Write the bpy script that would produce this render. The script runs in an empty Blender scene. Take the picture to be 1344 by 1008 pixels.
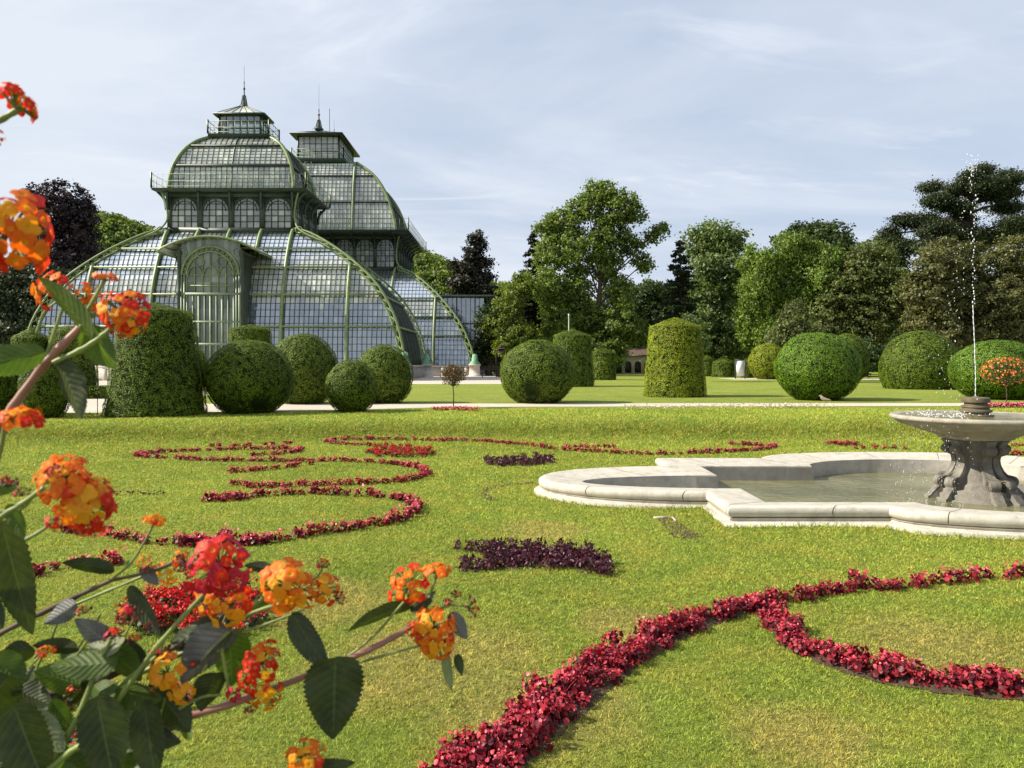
import bpy, math, random
import numpy as np
from mathutils import Vector

rng = np.random.default_rng(7)
random.seed(7)
SC = bpy.context.scene
COL = SC.collection
F = 1020.0          # focal length in photograph pixels (1344 wide)
CX, HY, EYE = 672.0, 475.0, 2.05   # horizon row and eye height above the sunken lawn
UP = 0.45           # level of the upper garden

def P(px, py, d):
    return np.array([(px - CX) / F * d, d, EYE + (HY - py) / F * d])
def G(px, py, z=0.0):
    """point on a horizontal plane z seen at that spot of the photograph"""
    d = (EYE - z) * F / (py - HY)
    return np.array([(px - CX) / F * d, d, z])
def nrm(v):
    v = np.asarray(v, float)
    return v / (np.linalg.norm(v, axis=-1, keepdims=True) + 1e-12)

# ---------------------------------------------------------------- objects
def tag(o, label=None, cat=None, group=None, kind=None):
    if label: o['label'] = label
    if cat: o['category'] = cat
    if group: o['group'] = group
    if kind: o['kind'] = kind
    return o
def empty(name, loc=(0, 0, 0), label=None, cat=None, group=None):
    o = bpy.data.objects.new(name, None); COL.objects.link(o)
    o.location = loc; o.empty_display_size = 0.2
    return tag(o, label, cat, group)
class MB:
    def __init__(s): s.ch = []
    def add(s, v, f, m=0):
        v = np.asarray(v, float).reshape(-1, 3); f = np.asarray(f, int)
        if len(f): s.ch.append((v, f, m))
    def box(s, x0, x1, y0, y1, z0, z1, m=0):
        v = [(x, y, z) for z in (z0, z1) for y in (y0, y1) for x in (x0, x1)]
        s.add(v, [(0, 2, 3, 1), (4, 5, 7, 6), (0, 1, 5, 4), (2, 6, 7, 3), (0, 4, 6, 2), (1, 3, 7, 5)], m)
    def beam(s, a, b, w=.1, h=.1, up=(0, 0, 1), m=0):
        a, b = np.array(a, float), np.array(b, float)
        t = nrm(b - a); up = np.array(up, float)
        if abs(np.dot(t, up)) > .98: up = np.array([0, 1., 0])
        sd = nrm(np.cross(t, up)); u = np.cross(sd, t)
        v = [p + sd * i * w / 2 + u * j * h / 2 for p in (a, b) for i, j in ((-1, -1), (1, -1), (1, 1), (-1, 1))]
        s.add(v, [(3, 2, 1, 0), (4, 5, 6, 7), (0, 1, 5, 4), (1, 2, 6, 5), (2, 3, 7, 6), (3, 0, 4, 7)], m)
    def sweep(s, pts, nor, w, d0, d1, m=0):
        pts = np.asarray(pts, float); nor = nrm(nor)
        t = nrm(np.gradient(pts, axis=0)); sd = nrm(np.cross(t, nor))
        q = [pts + sd * w / 2 + nor * d0, pts + sd * w / 2 + nor * d1, pts - sd * w / 2 + nor * d1, pts - sd * w / 2 + nor * d0]
        n = len(pts); v = np.stack(q, 1).reshape(-1, 3); f = []
        for i in range(n - 1):
            for k in range(4):
                f.append((4 * i + k, 4 * i + (k + 1) % 4, 4 * i + 4 + (k + 1) % 4, 4 * i + 4 + k))
        f.append((3, 2, 1, 0)); e = 4 * (n - 1); f.append((e, e + 1, e + 2, e + 3))
        s.add(v, f, m)
    def tube(s, pts, rad, n=8, m=0, cap=True):
        pts = np.asarray(pts, float); L = len(pts)
        rad = np.ones(L) * rad if np.isscalar(rad) else np.asarray(rad, float)
        t = nrm(np.gradient(pts, axis=0))
        ref = np.array([0.13, 0.21, 1.]) if abs(t[0][2]) < .9 else np.array([1., .1, 0.])
        sd = []; cur = nrm(np.cross(t[0], ref))
        for i in range(L):
            cur = nrm(cur - t[i] * np.dot(cur, t[i])); sd.append(cur)
        sd = np.array(sd); u = np.cross(t, sd)
        a = np.arange(n) / n * 2 * math.pi
        v = pts[:, None] + rad[:, None, None] * (np.cos(a)[None, :, None] * sd[:, None] + np.sin(a)[None, :, None] * u[:, None])
        i, k = np.meshgrid(np.arange(L - 1), np.arange(n), indexing='ij'); k2 = (k + 1) % n
        f = np.stack([i * n + k, i * n + k2, (i + 1) * n + k2, (i + 1) * n + k], -1).reshape(-1, 4)
        s.add(v.reshape(-1, 3), f, m)
        if cap:
            s.add(v[-1], [list(range(n))], m); s.add(v[0], [list(range(n))[::-1]], m)
    def lathe(s, prof, n=32, c=(0, 0, 0), m=0, sq=0, rot=0.0):
        prof = np.asarray(prof, float); a = np.arange(n) / n * 2 * math.pi + rot
        r = prof[:, 0][:, None] * np.ones(n)
        if sq:
            k = 1 / np.maximum(np.abs(np.cos(a - rot)), np.abs(np.sin(a - rot))); r = r * (1 + (k - 1) * sq)
        v = np.stack([c[0] + r * np.cos(a), c[1] + r * np.sin(a), c[2] + prof[:, 1][:, None] * np.ones(n)], -1)
        i, k = np.meshgrid(np.arange(len(prof) - 1), np.arange(n), indexing='ij'); k2 = (k + 1) % n
        s.add(v.reshape(-1, 3), np.stack([i * n + k, i * n + k2, (i + 1) * n + k2, (i + 1) * n + k], -1).reshape(-1, 4), m)
    def grid(s, v, m=0):
        v = np.asarray(v, float); a, b = v.shape[:2]
        i, k = np.meshgrid(np.arange(a - 1), np.arange(b - 1), indexing='ij')
        s.add(v.reshape(-1, 3), np.stack([i * b + k, (i + 1) * b + k, (i + 1) * b + k + 1, i * b + k + 1], -1).reshape(-1, 4), m)
    def mesh(s, name, mats, smooth=False):
        me = bpy.data.meshes.new(name)
        V = np.concatenate([c[0] for c in s.ch]); off = 0; lp = []; ls = []; mi = []; pos = 0
        for v, f, m in s.ch:
            k = f.shape[1]; lp.append((f + off).ravel()); ls.append(pos + np.arange(len(f)) * k)
            mi.append(np.full(len(f), m) if np.isscalar(m) else np.asarray(m)); pos += f.size; off += len(v)
        lp = np.concatenate(lp); ls = np.concatenate(ls); mi = np.concatenate(mi)
        me.vertices.add(len(V)); me.vertices.foreach_set('co', V.astype(np.float32).ravel())
        me.loops.add(len(lp)); me.loops.foreach_set('vertex_index', lp.astype(np.int32))
        me.polygons.add(len(ls)); me.polygons.foreach_set('loop_start', ls.astype(np.int32))
        me.polygons.foreach_set('material_index', mi.astype(np.int32))
        if smooth: me.polygons.foreach_set('use_smooth', np.ones(len(ls), bool))
        me.update(calc_edges=True)
        for x in (mats if isinstance(mats, (list, tuple)) else [mats]): me.materials.append(x)
        return me
    def build(s, name, mats, parent=None, smooth=False, loc=None):
        o = bpy.data.objects.new(name, s.mesh(name, mats, smooth)); COL.objects.link(o)
        if parent: o.parent = parent
        if loc is not None: o.location = loc
        return o

def catmull(pts, n):
    pts = np.asarray(pts, float)
    p = np.vstack([2 * pts[0] - pts[1], pts, 2 * pts[-1] - pts[-2]]); out = []
    m = len(pts) - 1
    for q in np.linspace(0, m, n):
        i = min(int(q), m - 1); t = q - i; a, b, c, d = p[i:i + 4]
        out.append(.5 * (2 * b + (c - a) * t + (2 * a - 5 * b + 4 * c - d) * t * t + (3 * b - a - 3 * c + d) * t ** 3))
    return np.array(out)
def resample(pts, step):
    pts = np.asarray(pts, float); L = np.r_[0, np.cumsum(np.linalg.norm(np.diff(pts, axis=0), axis=1))]
    q = np.arange(0, L[-1], step)
    return np.stack([np.interp(q, L, pts[:, k]) for k in range(pts.shape[1])], 1)

# ---------------------------------------------------------------- materials
class NT:
    def __init__(s, name):
        s.m = bpy.data.materials.new(name); s.m.use_nodes = True; s.t = s.m.node_tree; s.t.nodes.clear()
        s.out = s.n('ShaderNodeOutputMaterial')
    def n(s, typ, **kw):
        x = s.t.nodes.new(typ)
        for k, v in kw.items(): setattr(x, k, v)
        return x
    def l(s, a, b): s.t.links.new(a, b)
    def co(s): return s.n('ShaderNodeTexCoord').outputs['Object']
    def noise(s, scale, detail=4, rough=.55, vec=None, dist=0):
        x = s.n('ShaderNodeTexNoise'); x.inputs['Scale'].default_value = scale; x.inputs['Detail'].default_value = detail
        x.inputs['Roughness'].default_value = rough; x.inputs['Distortion'].default_value = dist
        s.l(vec if vec is not None else s.co(), x.inputs['Vector']); return x.outputs['Fac']
    def ramp(s, fac, stops, interp='LINEAR'):
        x = s.n('ShaderNodeValToRGB'); x.color_ramp.interpolation = interp; e = x.color_ramp.elements
        while len(e) < len(stops): e.new(.5)
        for k, (p, c) in enumerate(stops):
            e[k].position = p; e[k].color = (*c, 1) if len(c) == 3 else c
        s.l(fac, x.inputs['Fac']); return x.outputs['Color']
    def mix(s, fac, a, b, mode='MIX'):
        x = s.n('ShaderNodeMix', data_type='RGBA', blend_type=mode)
        for k, v in ((0, fac), (6, a), (7, b)):
            if hasattr(v, 'is_output'): s.l(v, x.inputs[k])
            elif k == 0: x.inputs[0].default_value = v
            else: x.inputs[k].default_value = (*v, 1)
        return x.outputs[2]
    def math(s, op, a, b=0.0, c=None):
        x = s.n('ShaderNodeMath', operation=op)
        for k, v in enumerate((a, b) if c is None else (a, b, c)):
            if hasattr(v, 'is_output'): s.l(v, x.inputs[k])
            else: x.inputs[k].default_value = v
        return x.outputs[0]
    def rnd(s): return s.n('ShaderNodeNewGeometry').outputs['Random Per Island']
    def bump(s, h, dist=.02, strength=1.0):
        x = s.n('ShaderNodeBump'); x.inputs['Distance'].default_value = dist; x.inputs['Strength'].default_value = strength
        s.l(h, x.inputs['Height']); return x.outputs['Normal']
    def pbr(s, col, rough=.6, spec=.4, nor=None, metal=0.0):
        x = s.n('ShaderNodeBsdfPrincipled')
        for k, v in (('Base Color', col), ('Roughness', rough), ('Specular IOR Level', spec), ('Metallic', metal)):
            if hasattr(v, 'is_output'): s.l(v, x.inputs[k])
            else: x.inputs[k].default_value = (*v, 1) if isinstance(v, tuple) else v
        if nor is not None: s.l(nor, x.inputs['Normal'])
        return x.outputs[0]
    def mixs(s, f, a, b):
        x = s.n('ShaderNodeMixShader')
        if hasattr(f, 'is_output'): s.l(f, x.inputs[0])
        else: x.inputs[0].default_value = f
        s.l(a, x.inputs[1]); s.l(b, x.inputs[2]); return x.outputs[0]
    def done(s, sh): s.l(sh, s.out.inputs['Surface']); return s.m

def simple(name, col, rough=.6, spec=.4, var=.25, scale=3.0, metal=0.0, bump=0.0, bscale=40):
    t = NT(name); c2 = tuple(max(0, x * (1 - var)) for x in col); c1 = tuple(min(1, x * (1 + var)) for x in col)
    c = t.ramp(t.noise(scale, 6), [(.3, c2), (.7, c1)])
    nor = t.bump(t.noise(bscale, 4), bump) if bump else None
    return t.done(t.pbr(c, rough, spec, nor, metal))
def foliage(name, cols, trans=.3, rough=.5, spec=.3, nscale=.6, tint=.35, patch=None, tcol=None):
    """leaf material: colour varies leaf by leaf and, slowly, through the plant"""
    t = NT(name); k = len(cols)
    c = t.ramp(t.rnd(), [(i / max(1, k - 1), q) for i, q in enumerate(cols)])
    f = t.ramp(t.noise(nscale, 3), [(.35, (1 - tint,) * 3), (.65, (1 + tint * .6,) * 3)])
    c = t.mix(1.0, c, f, 'MULTIPLY')
    if patch:
        g = t.ramp(t.noise(patch[1], 3), [(patch[2], (0, 0, 0)), (patch[2] + .12, (1, 1, 1))])
        c = t.mix(g, c, patch[0])
    sh = t.pbr(c, rough, spec)
    tr = t.n('ShaderNodeBsdfTranslucent')
    tc = t.mix(1.0, c, tcol or (1.5, 1.6, .6), 'MULTIPLY'); t.l(tc, tr.inputs['Color'])
    return t.done(t.mixs(trans, sh, tr.outputs[0]))

# ---------------------------------------------------------------- leaf clouds
def leaf_quads(c, n, size, asp=.5, R=rng, size_var=.35, m=0, mb=None):
    """rhombic leaves: centres c, facing n"""
    N = len(c); n = nrm(n)
    r = nrm(R.normal(size=(N, 3))); u = nrm(np.cross(n, r)); v = np.cross(n, u)
    s = (size * (1 + size_var * R.uniform(-1, 1, N)))[:, None]
    bend = n * s * R.uniform(-.15, .15, (N, 1))
    q = np.stack([c - u * s * .5 + bend, c + v * s * asp * .5, c + u * s * .5 + bend, c - v * s * asp * .5], 1)
    f = np.arange(N * 4).reshape(N, 4)
    mb.add(q.reshape(-1, 3), f, m)
# ---------------------------------------------------------------- shared materials
def lawn_colour(t, blades=False):
    co = t.co()
    big = t.noise(.30, 4, .6, co); mid = t.noise(1.7, 5, .6, co); fine = t.noise(14, 5, .7, co)
    c = t.ramp(big, [(.35, (.18, .25, .038)), (.65, (.24, .31, .052))])
    c = t.mix(t.ramp(mid, [(.42, (0, 0, 0)), (.72, (.75, .75, .75))]), c, (.34, .32, .065))
    # dry spots with a place of their own
    dry = None
    for (x, y, r) in ((-.55, 5.3, 1.0), (.1, 4.6, .8), (1.6, 4.3, .5), (-1.6, 6.6, .8), (3.1, 5.6, .8), (.9, 6.1, .5), (.4, 9.6, .7)):
        d = t.n('ShaderNodeVectorMath', operation='DISTANCE'); t.l(co, d.inputs[0]); d.inputs[1].default_value = (x, y, 0)
        w = t.math('SUBTRACT', 1.0, t.math('DIVIDE', d.outputs['Value'], r)); w = t.math('MAXIMUM', w, 0.0)
        dry = w if dry is None else t.math('MAXIMUM', dry, w)
    dn = t.math('MULTIPLY', dry, t.math('MULTIPLY', t.math('SUBTRACT', t.noise(7, 7, .8, co), .28), 4.2))
    dn = t.math('MAXIMUM', t.math('MINIMUM', dn, .45), 0.0)
    c = t.mix(dn, c, (.40, .30, .125))
    sp = t.ramp(t.noise(5.5, 6, .75, co), [(.60, (0, 0, 0)), (.74, (.45, .45, .45))])
    c = t.mix(sp, c, (.36, .30, .11))
    # the uncut bank: coarser, deeper green grass
    sep = t.n('ShaderNodeSeparateXYZ'); t.l(co, sep.inputs[0])
    z = sep.outputs['Z']
    b = t.math('MULTIPLY', t.math('SUBTRACT', 1.0, t.math('ABSOLUTE', t.math('DIVIDE', t.math('SUBTRACT', z, .2), .26))), 1.1)
    b = t.math('MULTIPLY', t.math('MAXIMUM', b, 0.0), t.math('ADD', t.math('MULTIPLY', t.noise(2.2, 5, .7, co), .8), .15))
    b = t.math('MINIMUM', b, .85)
    c = t.mix(b, c, (.125, .14, .018))
    gap = t.ramp(t.noise(42, 3, .7, co), [(.36, (.30, .32, .22)), (.47, (1, 1, 1))])
    c = t.mix(.8, c, t.mix(1.0, c, gap, 'MULTIPLY'))
    v = t.ramp(fine, [(.25, (.62, .62, .6)), (.75, (1.36, 1.32, 1.3))])
    return t.mix(1.0, c, v, 'MULTIPLY')

def m_lawn():
    t = NT('lawn'); c = lawn_colour(t)
    h = t.math('ADD', t.noise(90, 4, .8), t.math('MULTIPLY', t.noise(18, 5, .7), 1.5))
    return t.done(t.pbr(c, .9, .12, t.bump(h, .03)))
def m_blade():
    t = NT('grass_blade'); c = lawn_colour(t)
    r = t.ramp(t.rnd(), [(0, (.55, .6, .45)), (.2, (1.35, 1.4, 1.1)), (.8, (2.15, 2.0, 1.7)), (1, (3.0, 2.6, 2.6))])
    c = t.mix(1.0, c, r, 'MULTIPLY')
    tr = t.n('ShaderNodeBsdfTranslucent'); t.l(c, tr.inputs['Color'])
    return t.done(t.mixs(.38, t.pbr(c, .55, .3), tr.outputs[0]))
def m_gravel():
    t = NT('gravel')
    c = t.ramp(t.noise(25, 6, .8), [(.3, (.40, .35, .28)), (.7, (.62, .56, .47))])
    c = t.mix(t.ramp(t.noise(.5, 4), [(.4, (0, 0, 0)), (.7, (.5, .5, .5))]), c, (.42, .37, .30))
    return t.done(t.pbr(c, .95, .2, t.bump(t.noise(60, 3), .01)))
def m_stone(name='pale_stone', lo=(.40, .36, .29), hi=(.62, .57, .48), stain=(.20, .175, .13), amount=.5, bscale=55, st=(.50, .72)):
    t = NT(name); co = t.co()
    c = t.ramp(t.noise(6, 8, .7, co), [(.3, lo), (.7, hi)])
    mp = t.n('ShaderNodeMapping'); mp.inputs['Scale'].default_value = (2.2, 2.2, .7); t.l(co, mp.inputs[0])
    s = t.ramp(t.noise(1.6, 8, .75, mp.outputs[0], .8), [(st[0], (0, 0, 0)), (st[1], (amount,) * 3)])
    c = t.mix(s, c, stain)
    sp = t.ramp(t.noise(38, 4, .7, co), [(.62, (1, 1, 1)), (.72, (.72, .7, .66))])
    c = t.mix(1.0, c, sp, 'MULTIPLY')
    return t.done(t.pbr(c, .75, .3, t.bump(t.noise(bscale, 6, .7), .006)))
def m_water():
    t = NT('pool_water'); co = t.co()
    mp = t.n('ShaderNodeMapping'); mp.inputs['Scale'].default_value = (1.0, 1.6, 1); t.l(co, mp.inputs[0])
    n1 = t.noise(4.0, 4, .6, mp.outputs[0], .6); n2 = t.noise(13, 3, .6, mp.outputs[0], .3)
    c = t.ramp(t.noise(.9, 5), [(.35, (.12, .12, .05)), (.65, (.22, .21, .10))])
    h = t.math('ADD', n1, t.math('MULTIPLY', n2, .35))
    x = t.n('ShaderNodeBsdfPrincipled'); t.l(c, x.inputs['Base Color']); x.inputs['Roughness'].default_value = .06
    x.inputs['IOR'].default_value = 1.33; x.inputs['Specular IOR Level'].default_value = 1.0
    t.l(t.bump(h, .055), x.inputs['Normal']); return t.done(x.outputs[0])
def m_glass(name, a, b, gloss=.25, rough=.12, clear=0.0, fres=1.3):
    t = NT(name)
    c = t.ramp(t.rnd(), [(0, a), (.75, tuple((x + y) / 2 for x, y in zip(a, b))), (1, b)])
    f = t.ramp(t.noise(.45, 5, .6), [(.34, (.45, .49, .50)), (.66, (1.2, 1.2, 1.15))])
    c = t.mix(1.0, c, f, 'MULTIPLY')
    nb = t.bump(t.noise(.7, 3), .05)
    gl = t.n('ShaderNodeBsdfGlossy'); gl.inputs['Roughness'].default_value = rough; gl.inputs['Color'].default_value = (.85, .9, .95, 1)
    t.l(nb, gl.inputs['Normal'])
    df = t.pbr(c, .5, .3)
    if clear:
        tp = t.n('ShaderNodeBsdfTransparent'); tp.inputs['Color'].default_value = (.8, .87, .85, 1); df = t.mixs(clear, df, tp.outputs[0])
    fr = t.n('ShaderNodeFresnel'); fr.inputs['IOR'].default_value = 1.6
    w = t.math('MINIMUM', t.math('ADD', t.math('MULTIPLY', fr.outputs[0], fres), gloss), 1.0)
    return t.done(t.mixs(w, df, gl.outputs[0]))

M = {}
M['lawn'] = m_lawn(); M['blade'] = m_blade(); M['gravel'] = m_gravel()
M['stone'] = m_stone('pale_stone', (.40, .365, .30), (.56, .52, .44), (.20, .175, .13), amount=.6)
M['stone_dark'] = m_stone('weathered_stone', (.12, .108, .09), (.25, .23, .19), (.05, .044, .034), .8)
M['stone_base'] = m_stone('foundation_stone', (.34, .31, .27), (.50, .46, .40), amount=.5, bscale=12)
M['water'] = m_water()
M['iron'] = simple('green_iron', (.17, .225, .085), .45, .5, .25, 1.4)
M['iron_dark'] = simple('dark_green_iron', (.026, .040, .022), .5, .5, .3, 1.4)
M['iron_pale'] = simple('pale_green_iron', (.19, .24, .15), .5, .4, .2, 1.4)
M['copper'] = simple('verdigris', (.16, .30, .18), .6, .4, .3, 1.5)
M['glass'] = m_glass('roof_glass', (.36, .365, .30), (.68, .675, .57), .06, .3)
M['glass_low'] = m_glass('lower_glass', (.07, .095, .12), (.22, .27, .32), .2, .1)
M['glass_drum'] = m_glass('drum_glass', (.16, .17, .14), (.42, .42, .35), .05, .15, 0.0, .7)
M['glass_clear'] = m_glass('lantern_glass', (.25, .29, .27), (.4, .44, .42), .10, .1, .72)
M['glass_portal'] = m_glass('portal_glass', (.07, .09, .06), (.24, .265, .205), .03, .15, 0.0, .5)
M['stone_pedestal'] = m_stone('pedestal_stone', (.42, .37, .32), (.58, .53, .47), amount=.3, bscale=12)
M['brick'] = simple('red_trim', (.25, .08, .04), .7)
M['plaster'] = simple('cream_plaster', (.62, .55, .42), .9, .2, .1)
M['tile'] = simple('roof_tile', (.10, .065, .045), .8)
M['white'] = simple('white_paint', (.72, .73, .74), .6, .4, .08)
M['black'] = simple('dark_metal', (.02, .022, .02), .5)
M['soil'] = simple('soil', (.075, .05, .035), .95, .1, .4, 20, bump=.02)
M['bark'] = simple('bark', (.075, .058, .042), .9, .1, .35, 6, bump=.05, bscale=12)
M['bark_dark'] = simple('dark_bark', (.035, .028, .022), .9, .1, .35, 6)
# ---------------------------------------------------------------- ground
def smooth(t):
    t = np.clip(t, 0, 1); return t * t * (3 - 2 * t)
def gz(x, y):
    x = np.asarray(x, float); y = np.asarray(y, float)
    sh = -0.9 * smooth((-x - 3.0) / 5.0)           # the bank comes forward on the left
    a = 19.9 + sh + .12 * np.sin(x * .7) + .1 * np.sin(x * 1.9 + 1)
    base = UP * smooth((y - a) / 2.5)
    w = .012 * np.sin(x * 1.3 + .4 * y) + .010 * np.sin(1.1 * y + .6 * x) + .006 * np.sin(2.9 * x - 1.7 * y)
    return base + w * (1 - smooth((y - 24.5) / 2.5)) * 1.2
# ---------------------------------------------------------------- basin outline (used by grass too)
BX, BY = 7.25, 12.15
def basin_outline(off=0.0, n=20):
    """quatrefoil: rectangle with a lobe on each side, walked counter-clockwise; off moves it inwards"""
    hx, hy = 4.5 - off, 2.42 - off
    lx, ly = 2.28, 1.30 - off          # side lobes: bulge, half width
    wx, wf, wy = 2.5 - off, .78, 1.0                     # front/back lobes: half width, bulge
    pts = []
    def arc(cx, cy, rx, ry, a0, a1):
        for a in np.linspace(a0, a1, n): pts.append((cx + rx * math.cos(a), cy + ry * math.sin(a)))
    pts.append((hx, -hy)); arc(hx, 0, lx, ly, -math.pi / 2, math.pi / 2); pts.append((hx, hy))
    arc(0, hy, wx, wy, 0, math.pi); pts.append((-hx, hy))
    arc(-hx, 0, lx, ly, math.pi / 2, 3 * math.pi / 2); pts.append((-hx, -hy))
    arc(0, -hy, wx, wf, math.pi, 2 * math.pi)
    return np.array(pts) + np.array([BX, BY])
def in_poly(x, y, poly):
    ins = np.zeros(len(x), bool); j = len(poly) - 1
    for i in range(len(poly)):
        xi, yi = poly[i]; xj, yj = poly[j]
        c = ((yi > y) != (yj > y)) & (x < (xj - xi) * (y - yi) / (yj - yi + 1e-12) + xi)
        ins ^= c; j = i
    return ins

def build_ground():
    ys = np.r_[np.linspace(-6, 3, 12)[:-1], np.linspace(3, 27, 200)[:-1], np.linspace(27, 60, 40)[:-1], np.geomspace(60, 2500, 30)]
    xs = np.r_[-np.geomspace(60, 2500, 16)[::-1], np.linspace(-45, -2, 105)[1:-1], np.linspace(-2, 16, 190)[:-1], np.linspace(16, 45, 70)[:-1], np.geomspace(60, 2500, 16)]
    X, Y = np.meshgrid(xs, ys, indexing='ij')
    Z = gz(X, Y)
    ins = in_poly(X.ravel(), Y.ravel(), basin_outline(.2)).reshape(X.shape); Z[ins] = -.6     # the pool is dug out
    mb = MB(); mb.grid(np.stack([X, Y, Z], -1))
    tag(mb.build('ground', M['lawn'], smooth=True), kind='structure')
build_ground()

def sheet(name, poly, z, mat):
    mb = MB(); v = [(x, y, z) for x, y in poly]; mb.add(v, [list(range(len(v)))])
    return tag(mb.build(name, mat), kind='structure')
# cross path, nearer edge closer on the left
sheet('path', [(-40, 23.9), (-9.2, 24.4), (-5.8, 25.8), (-2.0, 27.5), (8, 28.0), (40, 28.6), (40, 30.4), (8, 30.0), (-8.6, 29.6), (-40, 29.6)], UP + .006, M['gravel'])
sheet('greenhouse_path', [(-17.6, 29.62), (-13.2, 29.62), (-15.2, 40), (-26, 55.9), (-31, 55.9), (-20.3, 40)], UP + .006, M['gravel'])
sheet('forecourt', [(-70, 56), (2.4, 56), (3.2, 110), (-70, 110)], UP + .006, M['gravel'])
sheet('far_path', [(20, 70), (60, 70), (60, 76), (20, 76)], UP + .006, M['gravel'])

def build_grass():
    R = np.random.default_rng(11)
    N = 1350000
    d = 3.3 * (26.5 / 3.3) ** (R.uniform(0, 1, N) ** 1.12)
    x = R.uniform(-1, 1, N) * (.71 * d + 1.5)
    keep = ~in_poly(x, d, basin_outline(-.1)); x = x[keep]; d = d[keep]
    keep = ~((d > 24.3 + np.clip((x + 9.2) * .3, 0, 3.7))); x = x[keep]; d = d[keep]
    N = len(d); z = gz(x, d)
    clump = .5 + .5 * np.sin(x * 9 + np.sin(d * 7) * 2) * np.sin(d * 8 + np.sin(x * 6) * 2)
    cell = R.uniform(0, 1, (512, 512))[(np.floor(x * 22 + np.sin(d * 9)).astype(int)) % 512, (np.floor(d * 20 + np.sin(x * 11)).astype(int)) % 512]
    s = np.sqrt(d / 4)
    bank = np.clip(1 - np.abs((z - .2) / .24), 0, 1) * (d > 18)
    h = (.004 + .011 * R.uniform(0, 1, N) ** 1.5 + .004 * clump + .012 * cell ** 2) * s * (1 + 1.4 * bank)
    w = .0024 * np.maximum(d / 4, 1) ** .95 * R.uniform(.7, 1.4, N)
    a = R.uniform(0, 2 * math.pi, N); b = R.uniform(0, 2 * math.pi, N)
    lean = h * R.uniform(.2, 1.9, N)
    base = np.stack([x, d, z - .004], 1)
    side = np.stack([np.cos(a), np.sin(a), 0 * a], 1) * w[:, None]
    tip = base + np.stack([np.cos(b) * lean, np.sin(b) * lean, h], 1)
    v = np.stack([base - side, base + side, tip], 1).reshape(-1, 3)
    mb = MB(); mb.add(v, np.arange(N * 3).reshape(N, 3))
    # longer grass uncut along the foot of the basin wall
    o = resample(np.vstack([basin_outline(-.14), basin_outline(-.14)[:1]]), .004)
    k = len(o); o = o + R.normal(0, .035, (k, 2)); z = gz(o[:, 0], o[:, 1])
    base = np.stack([o[:, 0], o[:, 1], z - .004], 1); b = R.uniform(0, 6.28, k); h = R.uniform(.03, .09, k)
    a = R.uniform(0, 6.28, k); side = np.stack([np.cos(a), np.sin(a), 0 * a], 1) * .006
    tip = base + np.stack([np.cos(b) * h * .6, np.sin(b) * h * .6, h], 1)
    mb.add(np.stack([base - side, base + side, tip], 1).reshape(-1, 3), np.arange(k * 3).reshape(k, 3))
    tag(mb.build('grass', M['blade']), 'short mown yellow green grass with dry patches covering the sunken lawn', 'grass', kind='stuff')
build_grass()

# ---------------------------------------------------------------- basin, fountain, water
def build_basin():
    root = empty('fountain_basin', (BX, BY, 0), 'low pale stone quatrefoil basin with rolled rim holding the green water', 'basin')
    def ring(mb, prof, m=0, z0=0):
        # prof: list of (inward offset, z)
        rows = [np.c_[basin_outline(o), np.full(len(basin_outline(o)), z)] for o, z in prof]
        v = np.array(rows); v = np.concatenate([v, v[:, :1]], 1); v[..., 0] -= BX; v[..., 1] -= BY
        mb.grid(v, m)
    mb = MB()
    ring(mb, [(-.13, -.05), (-.13, .045), (-.12, .058), (-.04, .06)]); mb.build('plinth', M['stone'], root)
    mb = MB()
    roll = [(-.05, .058), (-.03, .07), (-.03, .09), (-.045, .10)]
    for a in np.linspace(-1.35, 1.6, 12): roll.append((.015 - .075 * math.cos(a), .175 + .075 * math.sin(a)))
    roll += [(.06, .247), (.12, .24), (.30, .215), (.50, .192), (.61, .185), (.63, .178), (.63, .155), (.61, .148), (.61, .13)]
    ring(mb, roll); o = mb.build('rim', M['stone'], root, smooth=True)
    md = o.modifiers.new('edge', 'EDGE_SPLIT'); md.split_angle = math.radians(40)
    # mortar joints between the rim blocks
    q = np.vstack([basin_outline(.1), basin_outline(.1)[:1]]); L = np.r_[0, np.cumsum(np.linalg.norm(np.diff(q, axis=0), axis=1))]; jt = MB()
    for t in np.arange(.5, L[-1], 1.37):
        strip = []
        for off, z in roll[4:-4]:
            o = np.vstack([basin_outline(off), basin_outline(off)[:1]]); o2 = np.vstack([basin_outline(off - .002), basin_outline(off - .002)[:1]])
            f = lambda tt: np.array([np.interp(tt, L, o2[:, 0]) - BX, np.interp(tt, L, o2[:, 1]) - BY, z + .0018])
            strip.append([f(t - .0045), f(t + .0045)])
        jt.grid(np.array(strip))
    jt.build('mortar_joints', M['soil'], root)
    mb = MB(); ring(mb, [(.65, .16), (.65, -.55)]); mb.build('inner_wall', M['stone_base'], root)
    w = basin_outline(.64); mb = MB()
    # water as fan of fine quads for a good surface
    mb.add(np.c_[w, np.full(len(w), -.075)], [list(range(len(w)))])
    wo = mb.build('water', M['water']); tag(wo, kind='structure')
build_basin()

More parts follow.
